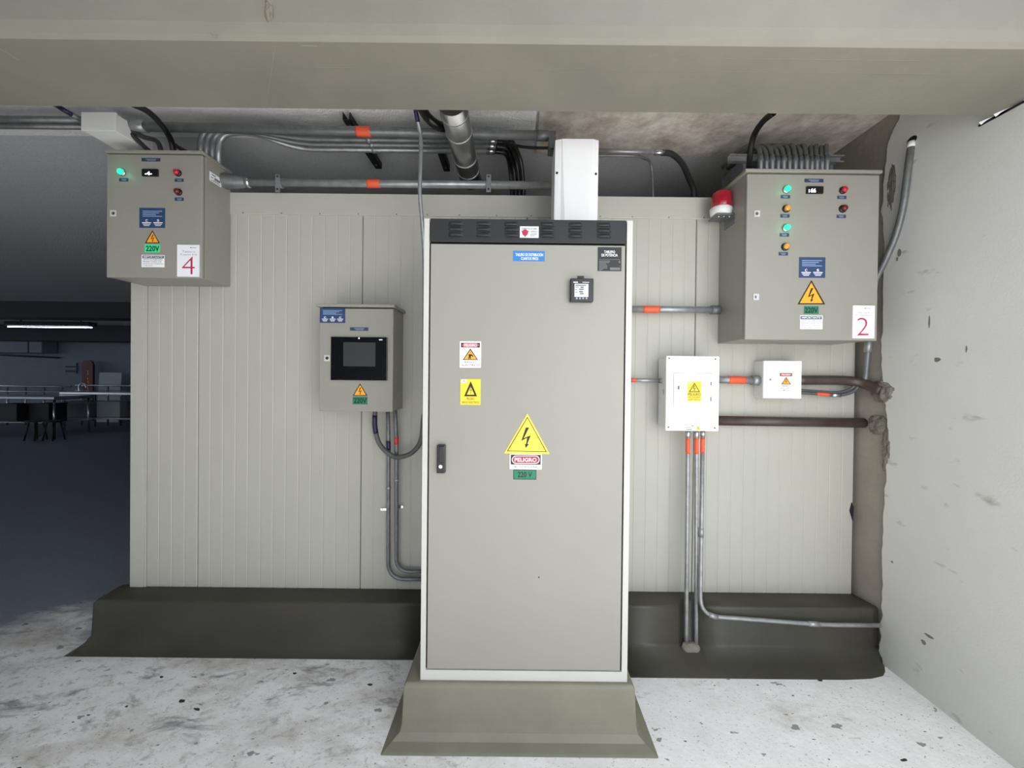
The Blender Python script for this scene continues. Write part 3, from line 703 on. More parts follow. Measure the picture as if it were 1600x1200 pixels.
# label on its right-hand side
xs = B4[1] - 0.003
a = PX(327.3, 267.5, xs); b_ = PX(345.5, 279.5, xs); zz0 = PX(345.5, 292, xs).z; zz1 = PX(327.3, 268, xs).z
zz0 = PX(336, 287, xs).z; zz1 = PX(336, 273, xs).z
sd = MB().box((xs - .0005, a.y, zz0), (xs + 0.001, b_.y, zz1)).build('side_label', 'card', b4)
mb = MB()
for t0, t1, u0, u1 in ((.15, .5, .72, .84), (.1, .3, .4, .5), (.4, .9, .36, .6), (.1, .9, .1, .16), (.3, .8, .24, .3)):
    yy0, yy1 = a.y + (b_.y - a.y) * t0, a.y + (b_.y - a.y) * t1; w0, w1 = zz0 + (zz1 - zz0) * u0, zz0 + (zz1 - zz0) * u1
    mb.add([(xs + .0015, yy0, w0), (xs + .0015, yy1, w0), (xs + .0015, yy1, w1), (xs + .0015, yy0, w1)], [(0, 1, 2, 3)])
mb.build('fine_print', 'greyink2', sd)

# --- box 2, top right
YF2 = 2.02
b2, B2 = enclosure('control_box', 'large beige control box with number 2 card, mounted beside the white wall', (1166, 265.5, 1372.5, 531.5), YF2, YW - 0.002, 5, 0.014)
tagplate(b2, (1257, 279.5, 1286.5, 285), YF2)
for px, py, lens in ((1228.3, 296.6, 'lamp_green'), (1228, 326.4, 'lamp_amber'), (1227.6, 356.6, 'lamp_green'), (1226.4, 386, 'lamp_amber')):
    lamp(b2, px, py, YF2, lens, 'galv_bright' if lens == 'lamp_green' else 'black_plastic')
for r in ((1219.8, 304.8, 1234.3, 310), (1219.3, 334.8, 1233.5, 339.9), (1218.2, 364.4, 1232.7, 369.7), (1216.6, 394, 1231, 399.2), (1308.2, 306, 1322.3, 311), (1307.2, 335.6, 1321.5, 340.8)): tagplate(b2, r, YF2)
ds = plate(b2, 'thermostat', (1259, 292.2, 1284.7, 303.4), YF2, 'black_plastic', 0.01, 'black digital thermostat', bevel=0.002)
letters(ds, [(':', (1263.6, 296, 1265.2, 300.2)), ('66', (1267, 294.6, 1274.8, 300.6))], YF2 - 0.0105, 'digits', 0.02, 'digits')
lamp(b2, 1316.3, 297.8, YF2, 'btn_red', 'black_plastic', 0.0165, 0.026, 'push_button'); lamp(b2, 1316.3, 326.6, YF2, 'btn_dark', 'black_plastic', 0.0175, 0.026, 'push_button')
lock(b2, 1182.5, 334, YF2); lock(b2, 1181, 464, YF2)
navy_sticker(b2, (1248.3, 402, 1289.3, 434), YF2, 2)
triangle_sign(b2, 1267.6, 437.8, 475.6, 43, YF2, 'amberprint', 1.9)
volt_sticker(b2, (1256, 478.4, 1279, 490.5), YF2, 'green')
important_sticker(b2, (1250, 493, 1285, 514.3), YF2)
number_card(b2, (1331.5, 477.7, 1365.5, 528.7), YF2, '2', 'Tablero cuarto', 'de congelación', (1339.3, 496.5, 1357.3, 524.3))

# --- screen box
YFH = 2.10
bh, BH = enclosure('control_box', 'small beige control box with black touch screen, left of the cabinet', (498.8, 475.5, 614, 643), YFH, YW - 0.002, 4.6, 0.016)
navy_sticker(bh, (499.8, 481.5, 539.5, 504.5), YFH, 3)
tagplate(bh, (547, 511.5, 575.5, 516.8), YFH)
sc_ = plate(bh, 'touch_screen', (518.3, 527, 605.8, 594.3), YFH, 'glossblack', 0.012, 'black touch screen bezel', bevel=0.002)
plate(sc_, 'display', (536.4, 535, 586.5, 572.5), YFH - 0.012, 'screen', 0.0006)
c = P(561, 528.6, YFH - 0.012); MB().cyl(c, c + Vector((0, -0.001, 0)), 0.003, 10).build('status_light', 'digits', sc_)
bars(sc_, [(592.2, 530, 597.6, 531.8)], YFH - 0.0125, 'card', 'printed_name')
lock(bh, 511.3, 559.5, YFH)
triangle_sign(bh, 562.6, 599.2, 618.4, 23, YFH, 'amberprint', 1.15)
volt_sticker(bh, (551, 620, 574.3, 631.8), YFH, 'green')

# --- white breaker box
YB = 2.15
c, w, h = patch(1040.3, 556.3, 1123.4, 673.5, YB)
br = thing('breaker_box', 'white plastic breaker box with yellow PELIGRO sticker on the panel wall', 'electrical box', (c.x, 2.22, c.z - h / 2))
MB().box((c.x - w / 2 + .012, YB + .008, c.z - h / 2 + .012), (c.x + w / 2 - .012, YW + .001, c.z + h / 2 - .012)).build('body', 'white_side', br, bevel=0.006)
MB().box((c.x - w / 2, YB - .004, c.z - h / 2), (c.x + w / 2, YB + .010, c.z + h / 2)).build('cover', 'white_plastic', br, bevel=0.006)
MB().box((P(1051.5, 600, YB).x, YB - .0045, P(1080, 638.5, YB).z), (P(1112, 600, YB).x, YB + .002, P(1080, 582.6, YB).z)).build('door_gap', 'greyink', br)
dr = MB().box((P(1052.2, 600, YB).x, YB - .008, P(1080, 640, YB).z), (P(1111.4, 600, YB).x, YB, P(1080, 583.4, YB).z)).build('door', 'white_plastic', br, bevel=0.002)
Yd = YB - .008
for r in ((1110.2, 596.5, 1111.7, 602.3), (1109.8, 620.3, 1111.3, 627)): plate(dr, 'hinge', r, Yd, 'greyink2', 0.002)
lt = plate(dr, 'latch', (1055.8, 601.5, 1067.5, 609), Yd, 'white_side', 0.003, bevel=0.001); plate(lt, 'latch_button', (1058.8, 603, 1061.6, 608.5), Yd - .003, 'greyink2', 0.001)
for px, py in ((1045.5, 559.8), (1117.8, 561), (1044.3, 667.4), (1116.6, 668.6)):
    c = P(px, py, YB - .004); MB().cyl(c, c + Vector((0, -0.002, 0)), 0.005, 12).build('screw', 'greyink2', br)
s = sticker(br, (1074, 596, 1095.7, 627), Yd, 'yellow2', 'yellow danger sticker'); Y1 = Yd - .0016
poly(s, 'triangle_border', [(1085.2, 598), (1093.8, 612.6), (1076.2, 612.6)], Y1, 'ink'); poly(s, 'triangle_field', [(1085.2, 600.2), (1091.8, 611.4), (1078.3, 611.4)], Y1 - .0004, 'yellow2')
bolt(s, 1084.6, 606.6, 5, 8.5, Y1 - .0009)
letters(s, [('PELIGRO', (1075.3, 614, 1094.6, 618.2)), ('DE CHOQUE', (1076.3, 619.6, 1093.8, 621.8)), ('ELÉCTRICO', (1076.3, 623, 1093.8, 625.3))], Y1, 'ink', 0.010)
bars(s, [(1076, 597, 1081, 599)], Y1, 'white', 'logo_patch')
bars(br, [(1069, 662.4, 1083, 663), (1069, 664.4, 1076, 665), (1080, 664.8, 1084, 666), (1069, 666.8, 1079, 667.6), (1072, 670.3, 1081, 671.6)], YB - .0048, 'greyink2')
tw = MB().prism([P(x, y, YB - .004) for x, y in ((1090.7, 664), (1095, 671.7), (1087, 671.7))], (0, -.0008, 0)).build('warning_mark', 'yellow2', br)
bolt(tw, 1090.8, 669, 2.2, 4, YB - .0052)
plate(br, 'side_knockout', (1036, 609, 1037.2, 616), YB + 0.02, 'greyink2', .001)

# --- small junction box
YJ = 2.205
c, w, h = patch(1193.2, 563.8, 1252.6, 622.5, YJ)
jb = thing('junction_box', 'small square white junction box with danger sticker and brown pipe', 'electrical box', (c.x, 2.25, c.z - h / 2))
MB().box((c.x - w / 2 + .002, YJ + .016, c.z - h / 2 + .002), (c.x + w / 2 - .002, YW + .001, c.z + h / 2 - .002)).build('body', 'white_side', jb, bevel=0.002)
MB().box((c.x - w / 2, YJ, c.z - h / 2), (c.x + w / 2, YJ + .017, c.z + h / 2)).build('lid', 'white_plastic', jb, bevel=0.003)
lt = plate(jb, 'latch', (1197.8, 589, 1210, 595), YJ, 'white_side', 0.003, bevel=0.001)
cc = P(1203.3, 593, YJ - .003); MB().cyl(cc, cc + Vector((0, -.003, 0)), .006, 12).build('lock_barrel', 'chrome', lt)
s = sticker(jb, (1218, 582, 1238.3, 612.5), YJ, 'white', 'white danger sticker'); Y1 = YJ - .0016
bars(s, [(1218.6, 582.8, 1237.7, 588)], Y1, 'ink', 'header_band'); bars(s, [(1219.6, 583.4, 1236.7, 587.4)], Y1 - .0003, 'pinkred', 'header_badge')
letters(s, [('PELIGRO', (1221.5, 584.2, 1234.8, 586.7))], Y1 - .0008, 'white', .010)
poly(s, 'triangle_border', [(1228.3, 589), (1236, 600.6), (1220.6, 600.6)], Y1, 'ink'); poly(s, 'triangle_field', [(1228.3, 591), (1234.3, 599.7), (1222.4, 599.7)], Y1 - .0004, 'amberprint'); bolt(s, 1228.3, 596, 3, 6.5, Y1 - .0009)
letters(s, [('RIESGO', (1223, 602, 1234, 604.2)), ('ELÉCTRICO', (1220.3, 605, 1236.5, 607.3)), ('480 VAC', (1223, 608.6, 1234.5, 610.8))], Y1, 'ink', .010)

# --- alarm beacon on the side of box 2
ys = 2.19
cb = P(1126, 338, ys); xsd = B2[0] + 0.003
si = thing('alarm_beacon', 'red and white alarm beacon fixed to the side of box 2', 'beacon', (cb.x, ys, cb.z - 0.02))
ax = Vector((0.05, 0, 1)).normalized()
MB().tube([cb, cb + ax * .012, cb + ax * .038, cb + ax * .044], [.05, .056, .06, .055], 20).build('base', 'white_side', si)
MB().tube([cb + ax * .044, cb + ax * .05, cb + ax * .12, cb + ax * .134, cb + ax * .137], [.054, .057, .055, .044, .02], 12).build('lens', 'siren', si)
MB().box((cb.x - .045, ys - .05, cb.z - .012), (xsd, ys + .05, cb.z - .004)).build('bracket', 'galv_dark', si)
MB().box((xsd - .004, ys - .05, cb.z - .06), (xsd, ys + .05, cb.z - .004)).build('bracket_flange', 'galv_dark', si)
for dx in (-.03, .0, .03):
    p = Vector((cb.x + dx, ys - .035, cb.z - .012)); MB().cyl(p, p + Vector((0, 0, -.008)), .005, 8).build('screw', 'galv_bright', si)

# ================================================================== CONDUITS, CABLES, PIPES
def run(name, label, cat, path, r, mat, group=None, seg=14, tapes=(), couplings=(), clamps=()):
    path = [Vector(p) for p in path]
    o = MB().tube(path, r, seg).build(name, mat); tag(o, label, cat, group)
    ln = [0.0]
    for a, b_ in zip(path[:-1], path[1:]): ln.append(ln[-1] + (b_ - a).length)
    def at(t):
        d = t * ln[-1]
        for i in range(len(path) - 1):
            if d <= ln[i + 1] or i == len(path) - 2:
                f = (d - ln[i]) / max(1e-9, ln[i + 1] - ln[i]); return path[i].lerp(path[i + 1], f), (path[i + 1] - path[i]).normalized()
    for t0, t1, mt_ in tapes:
        pts = [at(t0 + (t1 - t0) * i / 6)[0] for i in range(7)]
        MB().tube(pts, r * 1.07, seg).build('tape', mt_, o)
    for t, l, k, mt_ in couplings:
        p, d = at(t); MB().tube([p - d * l / 2, p - d * l / 2 * .99, p + d * l / 2 * .99, p + d * l / 2], [r, r * k, r * k, r], seg).build('coupling', mt_, o)
    for t, w in clamps:
        p, d = at(t); MB().tube([p - d * w, p + d * w], r * 1.22, seg).build('clamp', 'galv', o)
    return o, at
def frac(px, a, b): return (px - a) / (b - a)

# strut channels on the ceiling
ZS = ZC - 0.075
def strut(px0, py0, px1, py1, label):
    a = PZ(px0, py0, ZS); b_ = PZ(px1, py1, ZS); x = (a.x + b_.x) / 2
    mb = MB(); w = .021
    mb.box((x - w, a.y, ZS), (x + w, b_.y, ZS + .003)); mb.box((x - w, a.y, ZS), (x - w + .003, b_.y, ZS + .042)); mb.box((x + w - .003, a.y, ZS), (x + w, b_.y, ZS + .042))
    root = thing('strut_channel', label, 'bracket', (x, (a.y + b_.y) / 2, ZS)); mb.build('channel', 'strut', root)
    for y in (a.y + .05, b_.y - .05): MB().cyl((x, y, ZS - .004), (x, y, ZC - .005), .006, 8).build('threaded_rod', 'galv_dark', root)
    return x
sx1 = strut(546, 187, 588, 264, 'dark strut channel under the ceiling near the orange tape')
sx2 = strut(682, 215, 697, 268, 'dark strut channel behind the big round duct')

# upper main conduit + its junction box
YM1 = 2.12
run('steel_conduit', 'thick upper conduit running along the ceiling to the white cover', 'conduit',
    [P(196, 197, YM1), P(868, 212.5, YM1)], .0245, 'galv_dark', tapes=[(frac(557, 196, 868), frac(580, 196, 868), 'orange')], couplings=[(frac(218, 196, 868), .07, 1.25, 'galv'), (frac(848, 196, 868), .06, 1.12, 'galv_dark')])
a = P(128, 176, 2.03); b_ = P(180, 204, 2.03)
pb = thing('pull_box', 'pale grey pull box on the conduits above box 4', 'electrical box', ((a.x + b_.x) / 2, 2.1, b_.z))
MB().box((a.x, 2.034, b_.z), (b_.x, 2.24, a.z)).build('body', 'white_side', pb, bevel=.003)
MB().box((a.x - .003, 2.028, b_.z - .003), (b_.x + .003, 2.04, a.z + .003)).build('lid', 'white_side', pb, bevel=.002)
for i, py in enumerate((186.5, 197)):
    run('steel_conduit', ('upper', 'lower')[i] + ' of the two conduits leaving the frame at the upper left', 'conduit', [P(-120, py - 1.5, 2.1 + i * .03), P(131, py + 1, 2.1 + i * .03)], (.017, .015)[i], 'galv_dark')
run('blue_conduit', 'short dark blue conduit entering the pull box at upper left', 'conduit', smooth([PZ(78, 158, ZC - .1), P(100, 172, 1.98), P(130, 189, 2.06)]), .012, 'blue_tape', couplings=[(.85, .06, 1.1, 'galv_dark')])

# bundle of four conduits out of box 4
zt4 = B4[3]
for i in range(4):
    Yr = 2.205 + i * .05; zr = ZC - .118
    px0 = (313, 322, 331, 341)[i]; y0 = (2.165, 2.175, 2.19, 2.205)[i]
    x0 = P(px0, 245, y0).x; x1 = P((343, 350, 357, 366)[i], 210, y0).x
    xk = P(470 - i * 2, 228, Yr).x; xe_ = P(778 - i * 1.5, 228, Yr).x
    path = fillet([(x0, y0, zt4 - .004), (x0 + .005, y0, zr - .005), (x0 + .19, y0 + .0, zr + .01), (xk, Yr, zr), (xe_, Yr, zr)], .12, 8)
    run('steel_conduit', ('first', 'second', 'third', 'fourth')[i] + ' curved conduit rising from box 4, counted from the front', 'conduit', path, .0155, 'galv' if i == 3 else 'galv_dark', group='conduits rising from box 4', couplings=[(.985, .05, 1.2, 'galv_bright')], clamps=[(0.58, .012)])
    # black cable carrying on from it
    e_ = Vector((xe_, Yr, zr))
    run('power_cable', 'black cable bending down from the ' + ('first', 'second', 'third', 'fourth')[i] + ' ceiling conduit behind the panel top', 'cable',
        smooth([e_, e_ + Vector((.07, .03, -.005)), e_ + Vector((.13 - i * .012, .12, -.07)), e_ + Vector((.15 - i * .015, .17, -.2)), e_ + Vector((.15 - i * .018, .2, -.262))], 6), .013, 'cable', group='black cables behind the panel top')
run('power_cable', 'thin black cable sagging from the ceiling conduits into the white cover', 'cable', smooth([P(786, 221, 2.2), P(808, 228, 2.16), P(835, 231, 2.12), P(869, 231, 2.08)]), .008, 'cable')
plate_o = MB().box((P(857, 220, 2.1).x, 2.07, P(860, 235, 2.1).z), (P(868.5, 220, 2.1).x, 2.16, P(860, 219, 2.1).z))
tag(plate_o.build('conduit_fitting', 'galv_dark', bevel=.003), 'small grey fitting at the left edge of the white cover', 'fitting')

# lower conduit resting on the panel head
YLc = 2.262
lo, at_lo = run('steel_conduit', 'thick lower conduit just above the panel head trim', 'conduit', [P(362, 284.5, YLc), P(869, 290, YLc)], .0225, 'galv', tapes=[(frac(574.5, 362, 869), frac(594.5, 362, 869), 'orange')])
c = P(362, 284.5, YLc)
p0 = Vector((B4[1] - .004, YLc - .01, c.z)); 
MB().tube(smooth([p0, p0 + Vector((.03, 0, 0)), p0 + Vector((.07, .005, -.002)), P(385, 285, YLc)], 5), [.044, .044, .044, .043, .042, .042, .041, .04, .039, .038, .037, .036, .034, .032, .03, .0285], 16).build('elbow_fitting', 'galv_dark', lo)
MB().tube([P(386, 285.3, YLc), P(392, 285.3, YLc)], .030, 16).build('coupling', 'galv_bright', lo)
for px in (438, 764):
    p = P(px, 287, YLc); k = MB().tube([p - Vector((.012, 0, 0)), p + Vector((.012, 0, 0))], .0265, 14)
    k.box((p.x - .013, p.y - .027, p.z - .062), (p.x + .013, p.y - .024, p.z + .04)); k.build('pipe_clamp', 'galv', lo)
    for dz in (-.045, .028):
        q_ = Vector((p.x, p.y - .027, p.z + dz)); MB().cyl(q_, q_ + Vector((0, -.002, 0)), .0055, 10).build('clamp_bolt', 'ink', lo)

# thin conduit dropping beside the cabinet
thin, _ = run('steel_conduit', 'thin vertical conduit dropping beside the upper left edge of the cabinet', 'conduit',
    smooth([P(647, 160, 1.96), P(652, 186, 2.0), P(657.5, 215, 2.04), P(657.3, 260, 2.05), P(656, 300, 2.06), P(659.3, 345, 2.08), P(662, 385, 2.1), P(663, 460, 2.12), P(662.5, 700, 2.2)], 6), .0105, 'galv',
    tapes=[(0.0, .045, 'blue_tape')])
run('flex_cable', 'thick black cable looping behind the beam beside the big duct', 'cable', smooth([P(657, 165, 1.9), P(668, 183, 1.96), P(684, 196, 2.0), P(700, 199, 2.06)]), .024, 'cable')

# large round sheet-metal duct running back under the ceiling
zd = 2.80
pa = PZ(708, 168, zd + .03); pe = P(736, 283, 2.42); ps = P(706, 160, 1.78)
dd = (pe - ps)
duct = tag(MB().tube([ps, ps + dd * .98], [.066, .066], 28).build('round_duct', 'sheetduct'), 'large shiny round metal duct running back under the ceiling', 'duct')
for t in (.1, .30, .62, .80):
    p = ps + dd * t; n_ = dd.normalized(); MB().tube([p - n_ * .006, p - n_ * .003, p + n_ * .003, p + n_ * .006], [.0655, .069, .069, .0655], 28).build('rolled_seam', 'galv', duct)

# conduit leaving the white cover to the right
run('steel_conduit', 'bright conduit leaving the white cover to the right with a drooping tail', 'conduit', fillet([P(930, 235.5, 2.3), P(1034, 238.5, 2.3)], .05), .0125, 'galv', couplings=[(.96, .06, 1.25, 'galv_bright')])
run('flex_cable', 'grey flexible conduit drooping behind the panel top right of the white cover', 'cable', smooth([P(1034, 238.5, 2.3), P(1050, 241, 2.33), P(1066, 256, 2.42), P(1076, 278, 2.5), P(1084, 300, 2.55), Vector((P(1086, 312, 2.56).x, 2.56, pan_top - .015))]), .017, 'flex_dark')
run('steel_conduit', 'thin dull conduit under the bright one right of the white cover', 'conduit', smooth([P(930, 243, 2.36), P(985, 243.5, 2.36), P(1005, 247, 2.4), P(1018, 262, 2.5), Vector((P(1022, 280, 2.55).x, 2.55, pan_top - .015))]), .008, 'galv_dark')

# flexible conduits standing on box 2
zr2 = B2[3]; kinds = ['left-most'] 
ordn = ['first', 'second', 'third', 'fourth', 'fifth', 'sixth', 'seventh', 'eighth', 'ninth', 'tenth', 'eleventh', 'twelfth', 'thirteenth']
for i in range(13):
    px = 1188 + i * 9.0 - max(0, i - 8) * 1.1; y0 = 2.13 + (i % 2) * .012
    b0 = Vector((P(px, 258, y0).x, y0, zr2 - .002))
    s_ = -1 if i < 5 else (0.15 if i < 9 else 1)
    path = smooth([b0, b0 + Vector((0, 0, .08)), b0 + Vector((0.0, .004, .14)), b0 + Vector((s_ * .006, .015, .19)), b0 + Vector((s_ * .03, .05, .222)), b0 + Vector((s_ * .06, .14, .225)), b0 + Vector((s_ * .07, .26, .215))], 5)
    o, _ = run('flex_conduit', ordn[i] + ' grey flexible conduit from the left on top of box 2', 'conduit', path, .0115, 'flex', group='flexible conduits on box 2')
    MB().tube([b0, b0 + Vector((0, 0, .1)), b0 + Vector((0, 0, .104)), b0 + Vector((0, 0, .118)), b0 + Vector((0, 0, .122)), b0 + Vector((0, 0, .14))], [.0155, .0155, .0175, .0175, .0135, .0135], 8).build('gland', 'galv_dark', o)
a = P(1139, 248, 2.18); b_ = P(1316, 246, 2.18); ry = 2.165
rl = thing('support_rail', 'horizontal metal rail holding the flexible conduits above box 2', 'bracket', ((a.x + b_.x) / 2, ry, a.z))
mb = MB(); mb.box((a.x, ry, a.z + .013), (b_.x, ry + .003, a.z + .02)); mb.box((a.x, ry, a.z - .02), (b_.x, ry + .003, a.z - .013)); mb.box((a.x, ry + .003, a.z - .02), (b_.x, ry + .03, a.z - .017)); mb.box((a.x, ry + .003, a.z + .017), (b_.x, ry + .03, a.z + .02)); mb.box((a.x, ry + .028, a.z - .02), (b_.x, ry + .03, a.z + .02))
mb.build('rail_channel', 'galv', rl)
for x in (a.x + .1, b_.x - .05): MB().box((x - .012, ry + .03, max(pan_top, zr2) + .001), (x + .012, ry + .26, a.z + .012)).build('rail_arm', 'galv_dark', rl)
run('power_cable', 'thick black cable curving from the beam down to box 2', 'cable', smooth([P(1209, 176, 1.82), P(1192, 190, 1.9), P(1178, 212, 2.0), P(1172, 240, 2.07), P(1170, 275, 2.15)]), .0145, 'cable')
run('power_cable', 'thick black cable curving from the beam down onto box 4', 'cable', smooth([P(200, 160, 1.9), P(232, 175, 1.97), P(256, 200, 2.05), P(268, 222, 2.12), P(272, 250, 2.16)]), .0145, 'cable')
for i, (pts, lb) in enumerate(((((205, 204), (225, 214), (246, 222), (254, 246)), 'dark flexible conduit from the pull box down to box 4'), (((206, 210), (222, 226), (238, 240), (250, 252)), 'short dark flexible conduit lying behind the front edge of box 4'))):
    run('flex_conduit', lb, 'conduit', smooth([P(x, y, 2.12 + .012 * k) for k, (x, y) in enumerate(pts)]), .012, 'flex_dark')
run('flex_conduit', 'dark flexible conduit spreading to the right behind the top of box 4', 'conduit', smooth([P(273, 226, 2.2), P(282, 232, 2.2), P(300, 242, 2.22), P(312, 250, 2.24)]), .011, 'flex_dark')

# --- screen box conduits
zb = BH[2]
xq = P(586, 660, 2.22).x
o, _ = run('flex_conduit', 'grey flexible conduit looping from the screen box to the cabinet side', 'conduit',
    smooth([(xq, 2.22, zb + .004), P(586, 668, 2.22), P(594, 695, 2.22), P(615, 713, 2.22), P(637, 711, 2.21), P(652, 699, 2.2), P(659, 682, 2.2), P(662, 650, 2.2), P(668, 640, 2.2)], 7), .0135, 'flex', tapes=[(.05, .2, 'blue_tape')])
o, _ = run('steel_conduit', 'left of the two vertical conduits below the screen box', 'conduit', fillet([(P(606, 650, 2.23).x, 2.23, zb + .004), P(607.3, 700, 2.24), P(606.5, 905, 2.27), P(664, 905, 2.27)], .16, 8), .0115, 'galv_dark', tapes=[(.155, .20, 'blue_tape')], clamps=[(.39, .008)])
o, _ = run('steel_conduit', 'right of the two vertical conduits below the screen box', 'conduit', fillet([(P(617, 650, 2.23).x, 2.23, zb + .004), P(619.5, 685, 2.25), P(619.3, 893, 2.27), P(664, 893, 2.27)], .16, 8), .0115, 'galv_dark', tapes=[(.15, .19, 'red_tape')], clamps=[(.38, .008)])
for px, py, lb in ((601, 795, 'left'), (625.5, 791, 'right')):
    p = P(px, py, YW); mb = MB().box((p.x - .02, YW - .012, p.z - .008), (p.x + .02, YW + .001, p.z + .008)); r_ = mb.build('saddle_clip', 'galv_bright'); tag(r_, 'small metal saddle clip at the ' + lb + ' vertical conduit below the screen box', 'clip')
    q_ = P(px - 5 if lb == 'left' else px + 3, py, YW - .012); MB().cyl(q_, q_ + Vector((0, -.003, 0)), .006, 10).build('screw', 'galv_bright', r_)

# --- right-hand group
run('steel_conduit', 'thick conduit with orange tape from the cabinet to box 2', 'conduit', [P(980, 483, 2.24), P(1124, 484.5, 2.24)], .0195, 'galv', tapes=[(frac(1004, 980, 1124), frac(1030, 980, 1124), 'orange')], couplings=[(.955, .05, 1.35, 'galv_dark')])
run('steel_conduit', 'thin short conduit from the cabinet to the breaker box', 'conduit', [P(978, 593.6, 2.25), P(1040, 595, 2.25)], .0115, 'galv', tapes=[(.14, .26, 'orange')], couplings=[(.9, .03, 1.3, 'galv')])
run('steel_conduit', 'conduit with orange tape between breaker box and junction box', 'conduit', [P(1118, 593, 2.255), P(1184, 594.5, 2.255)], .0215, 'galv', tapes=[(frac(1137, 1118, 1184), frac(1163, 1118, 1184), 'orange')], couplings=[(.93, .035, 1.4, 'galv')])
YT = 2.185
for i, px in enumerate((1073.3, 1086.6)):
    b0 = P(px + 1.5, 676, YT); e0 = P(px - 1.3 + i * 2.3, 1012, YRF + .012)
    b0.z = P(1080, 673, YB).z + .02
    run('steel_conduit', ('leftmost', 'middle')[i] + ' of three vertical conduits dropping from the breaker box into the curb', 'conduit', smooth([b0, b0.lerp(e0, .3), b0.lerp(e0, .7), e0], 4), .0112, 'galv',
        tapes=[(.055, .125, 'orange')], couplings=[(.035, .045, 1.25, 'galv_bright')])
b0 = P(1098, 676, YT); b0.z = P(1080, 673, YB).z + .02
run('steel_conduit', 'rightmost of three conduits below the breaker box, bending right above the curb', 'conduit', fillet([b0, P(1094.5, 900, 2.14), P(1094, 962, 2.105), P(1290, 976.5, 2.10), P(1375, 977, 2.09)], .11, 8), .0112, 'galv',
    tapes=[(.033, .075, 'orange')], couplings=[(.02, .035, 1.25, 'galv_bright'), (.30, .05, 1.25, 'galv'), (.54, .05, 1.3, 'galv'), (.82, .06, 1.3, 'galv')])
# cement round the foot of the two vertical conduits
p = P(1080, 1014, YRF - .01)
mb = MB()
mb.tube([Vector((p.x - .05, YRF + .005, p.z - .015)), Vector((p.x - .03, YRF - .0, p.z)), Vector((p.x + .03, YRF - .0, p.z)), Vector((p.x + .05, YRF + .005, p.z - .015))], [.012, .03, .03, .012], 10)
tag(mb.build('cement_collar', 'cement_lump'), 'rough cement collar around the two conduit feet on the curb', 'cement')

# brown pipes into the wall
run('brown_pipe', 'upper brown pipe bending from the junction box into the wall', 'pipe', smooth([P(1245, 594, 2.262), P(1290, 594, 2.262), P(1325, 595, 2.255), P(1350, 600, 2.22), P(1378, 611, 2.14)], 6), [.0285] * 1 + [.0285] * 24, 'brown')
run('brown_pipe', 'lower straight brown pipe running behind the breaker box into the wall', 'pipe', [P(1110, 657, 2.262), P(1361, 661, 2.262)], .0285, 'brown')
lump(wr, 'mortar_patch', PX(1379, 612, XR - .012), .07, .06, .018, 1.7)
lump(wr, 'mortar_patch', PX(1372, 664, XR - .006), .06, .055, .016, 6.1)
lump(wr, 'mortar_patch', PX(1386, 700, XR - .012), .03, .13, .006, 9.4)
lump(wr, 'mortar_patch', PX(1394, 290, XR - .012), .03, .16, .006, 12.9)
run('steel_conduit', 'upper thin grey conduit below the upper brown pipe', 'conduit', smooth([P(1250, 609.5, 2.255), P(1280, 612, 2.255), P(1310, 613, 2.255), P(1328, 608, 2.25), P(1338, 600, 2.24)]), .0085, 'flex')
run('steel_conduit', 'lower thin conduit with orange tape below the upper brown pipe', 'conduit', smooth([P(1250, 613.5, 2.245), P(1280, 615.5, 2.245), P(1310, 617.5, 2.245), P(1330, 613, 2.24), P(1342, 603, 2.235)]), .0095, 'flex', tapes=[(.27, .48, 'orange')], couplings=[(.6, .05, 1.2, 'galv_bright')])
# conduit on the right wall that passes behind box 2
xw = XR - .03
run('steel_conduit', 'grey conduit bent along the white wall and down behind box 2', 'conduit', smooth([PX(1424, 226, xw + .012), PX(1419, 262, xw), PX(1411, 322, xw), PX(1400, 366, xw), PX(1384, 405, xw), PX(1368, 440, xw), P(1361, 480, 2.2), P(1357, 535, 2.215), P(1351, 600, 2.225)], 6), .0155, 'galv_dark', couplings=[(.0, .03, 1.05, 'white'), (.83, .07, 1.25, 'galv')])
c = PX(1425, 219, XR - .0145); MB().prism([Vector((XR - .0155, c.y + math.cos(a) * .026, c.z + math.sin(a) * .02)) for a in [i * math.pi / 5 for i in range(10)]], (.002, 0, 0)).build('wall_hole', 'black_gap', wr)
# black latch stub at the panel's right end
p = P(1330, 798, YW); mb = MB().prism([Vector((p.x - .012, YW - .004, p.z)), Vector((p.x, YW - .004, p.z + .05)), Vector((p.x + .012, YW - .004, p.z + .02)), Vector((p.x + .008, YW - .004, p.z - .06))], (0, .01, 0))
tag(mb.build('rubber_strip', 'black_gap'), 'torn black rubber strip at the right end of the panel wall', 'rubber strip')

# ================================================================== DARK HALL ON THE LEFT
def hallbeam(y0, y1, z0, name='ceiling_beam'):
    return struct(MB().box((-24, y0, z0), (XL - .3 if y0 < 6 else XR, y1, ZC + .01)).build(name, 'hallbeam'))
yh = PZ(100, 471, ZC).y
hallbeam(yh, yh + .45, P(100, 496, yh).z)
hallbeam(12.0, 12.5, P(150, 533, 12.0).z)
a = P(14, 505, 9.6); b_ = P(145, 514, 9.6)
fl = thing('ceiling_lamp', 'long lit fluorescent lamp hanging in the dark hall', 'lamp', ((a.x + b_.x) / 2, 9.6, b_.z))
MB().box((a.x, 9.5, a.z - .06), (b_.x, 9.7, a.z + .04)).build('housing', 'hallbeam', fl)
MB().cyl((a.x, 9.58, b_.z + .03), (b_.x, 9.58, b_.z + .03), .009, 10).build('tube', 'tube', fl)
for x in (a.x + .3, b_.x - .3): MB().cyl((x, 9.6, a.z), (x, 9.6, ZC), .01, 8).build('hanger', 'strut', fl)
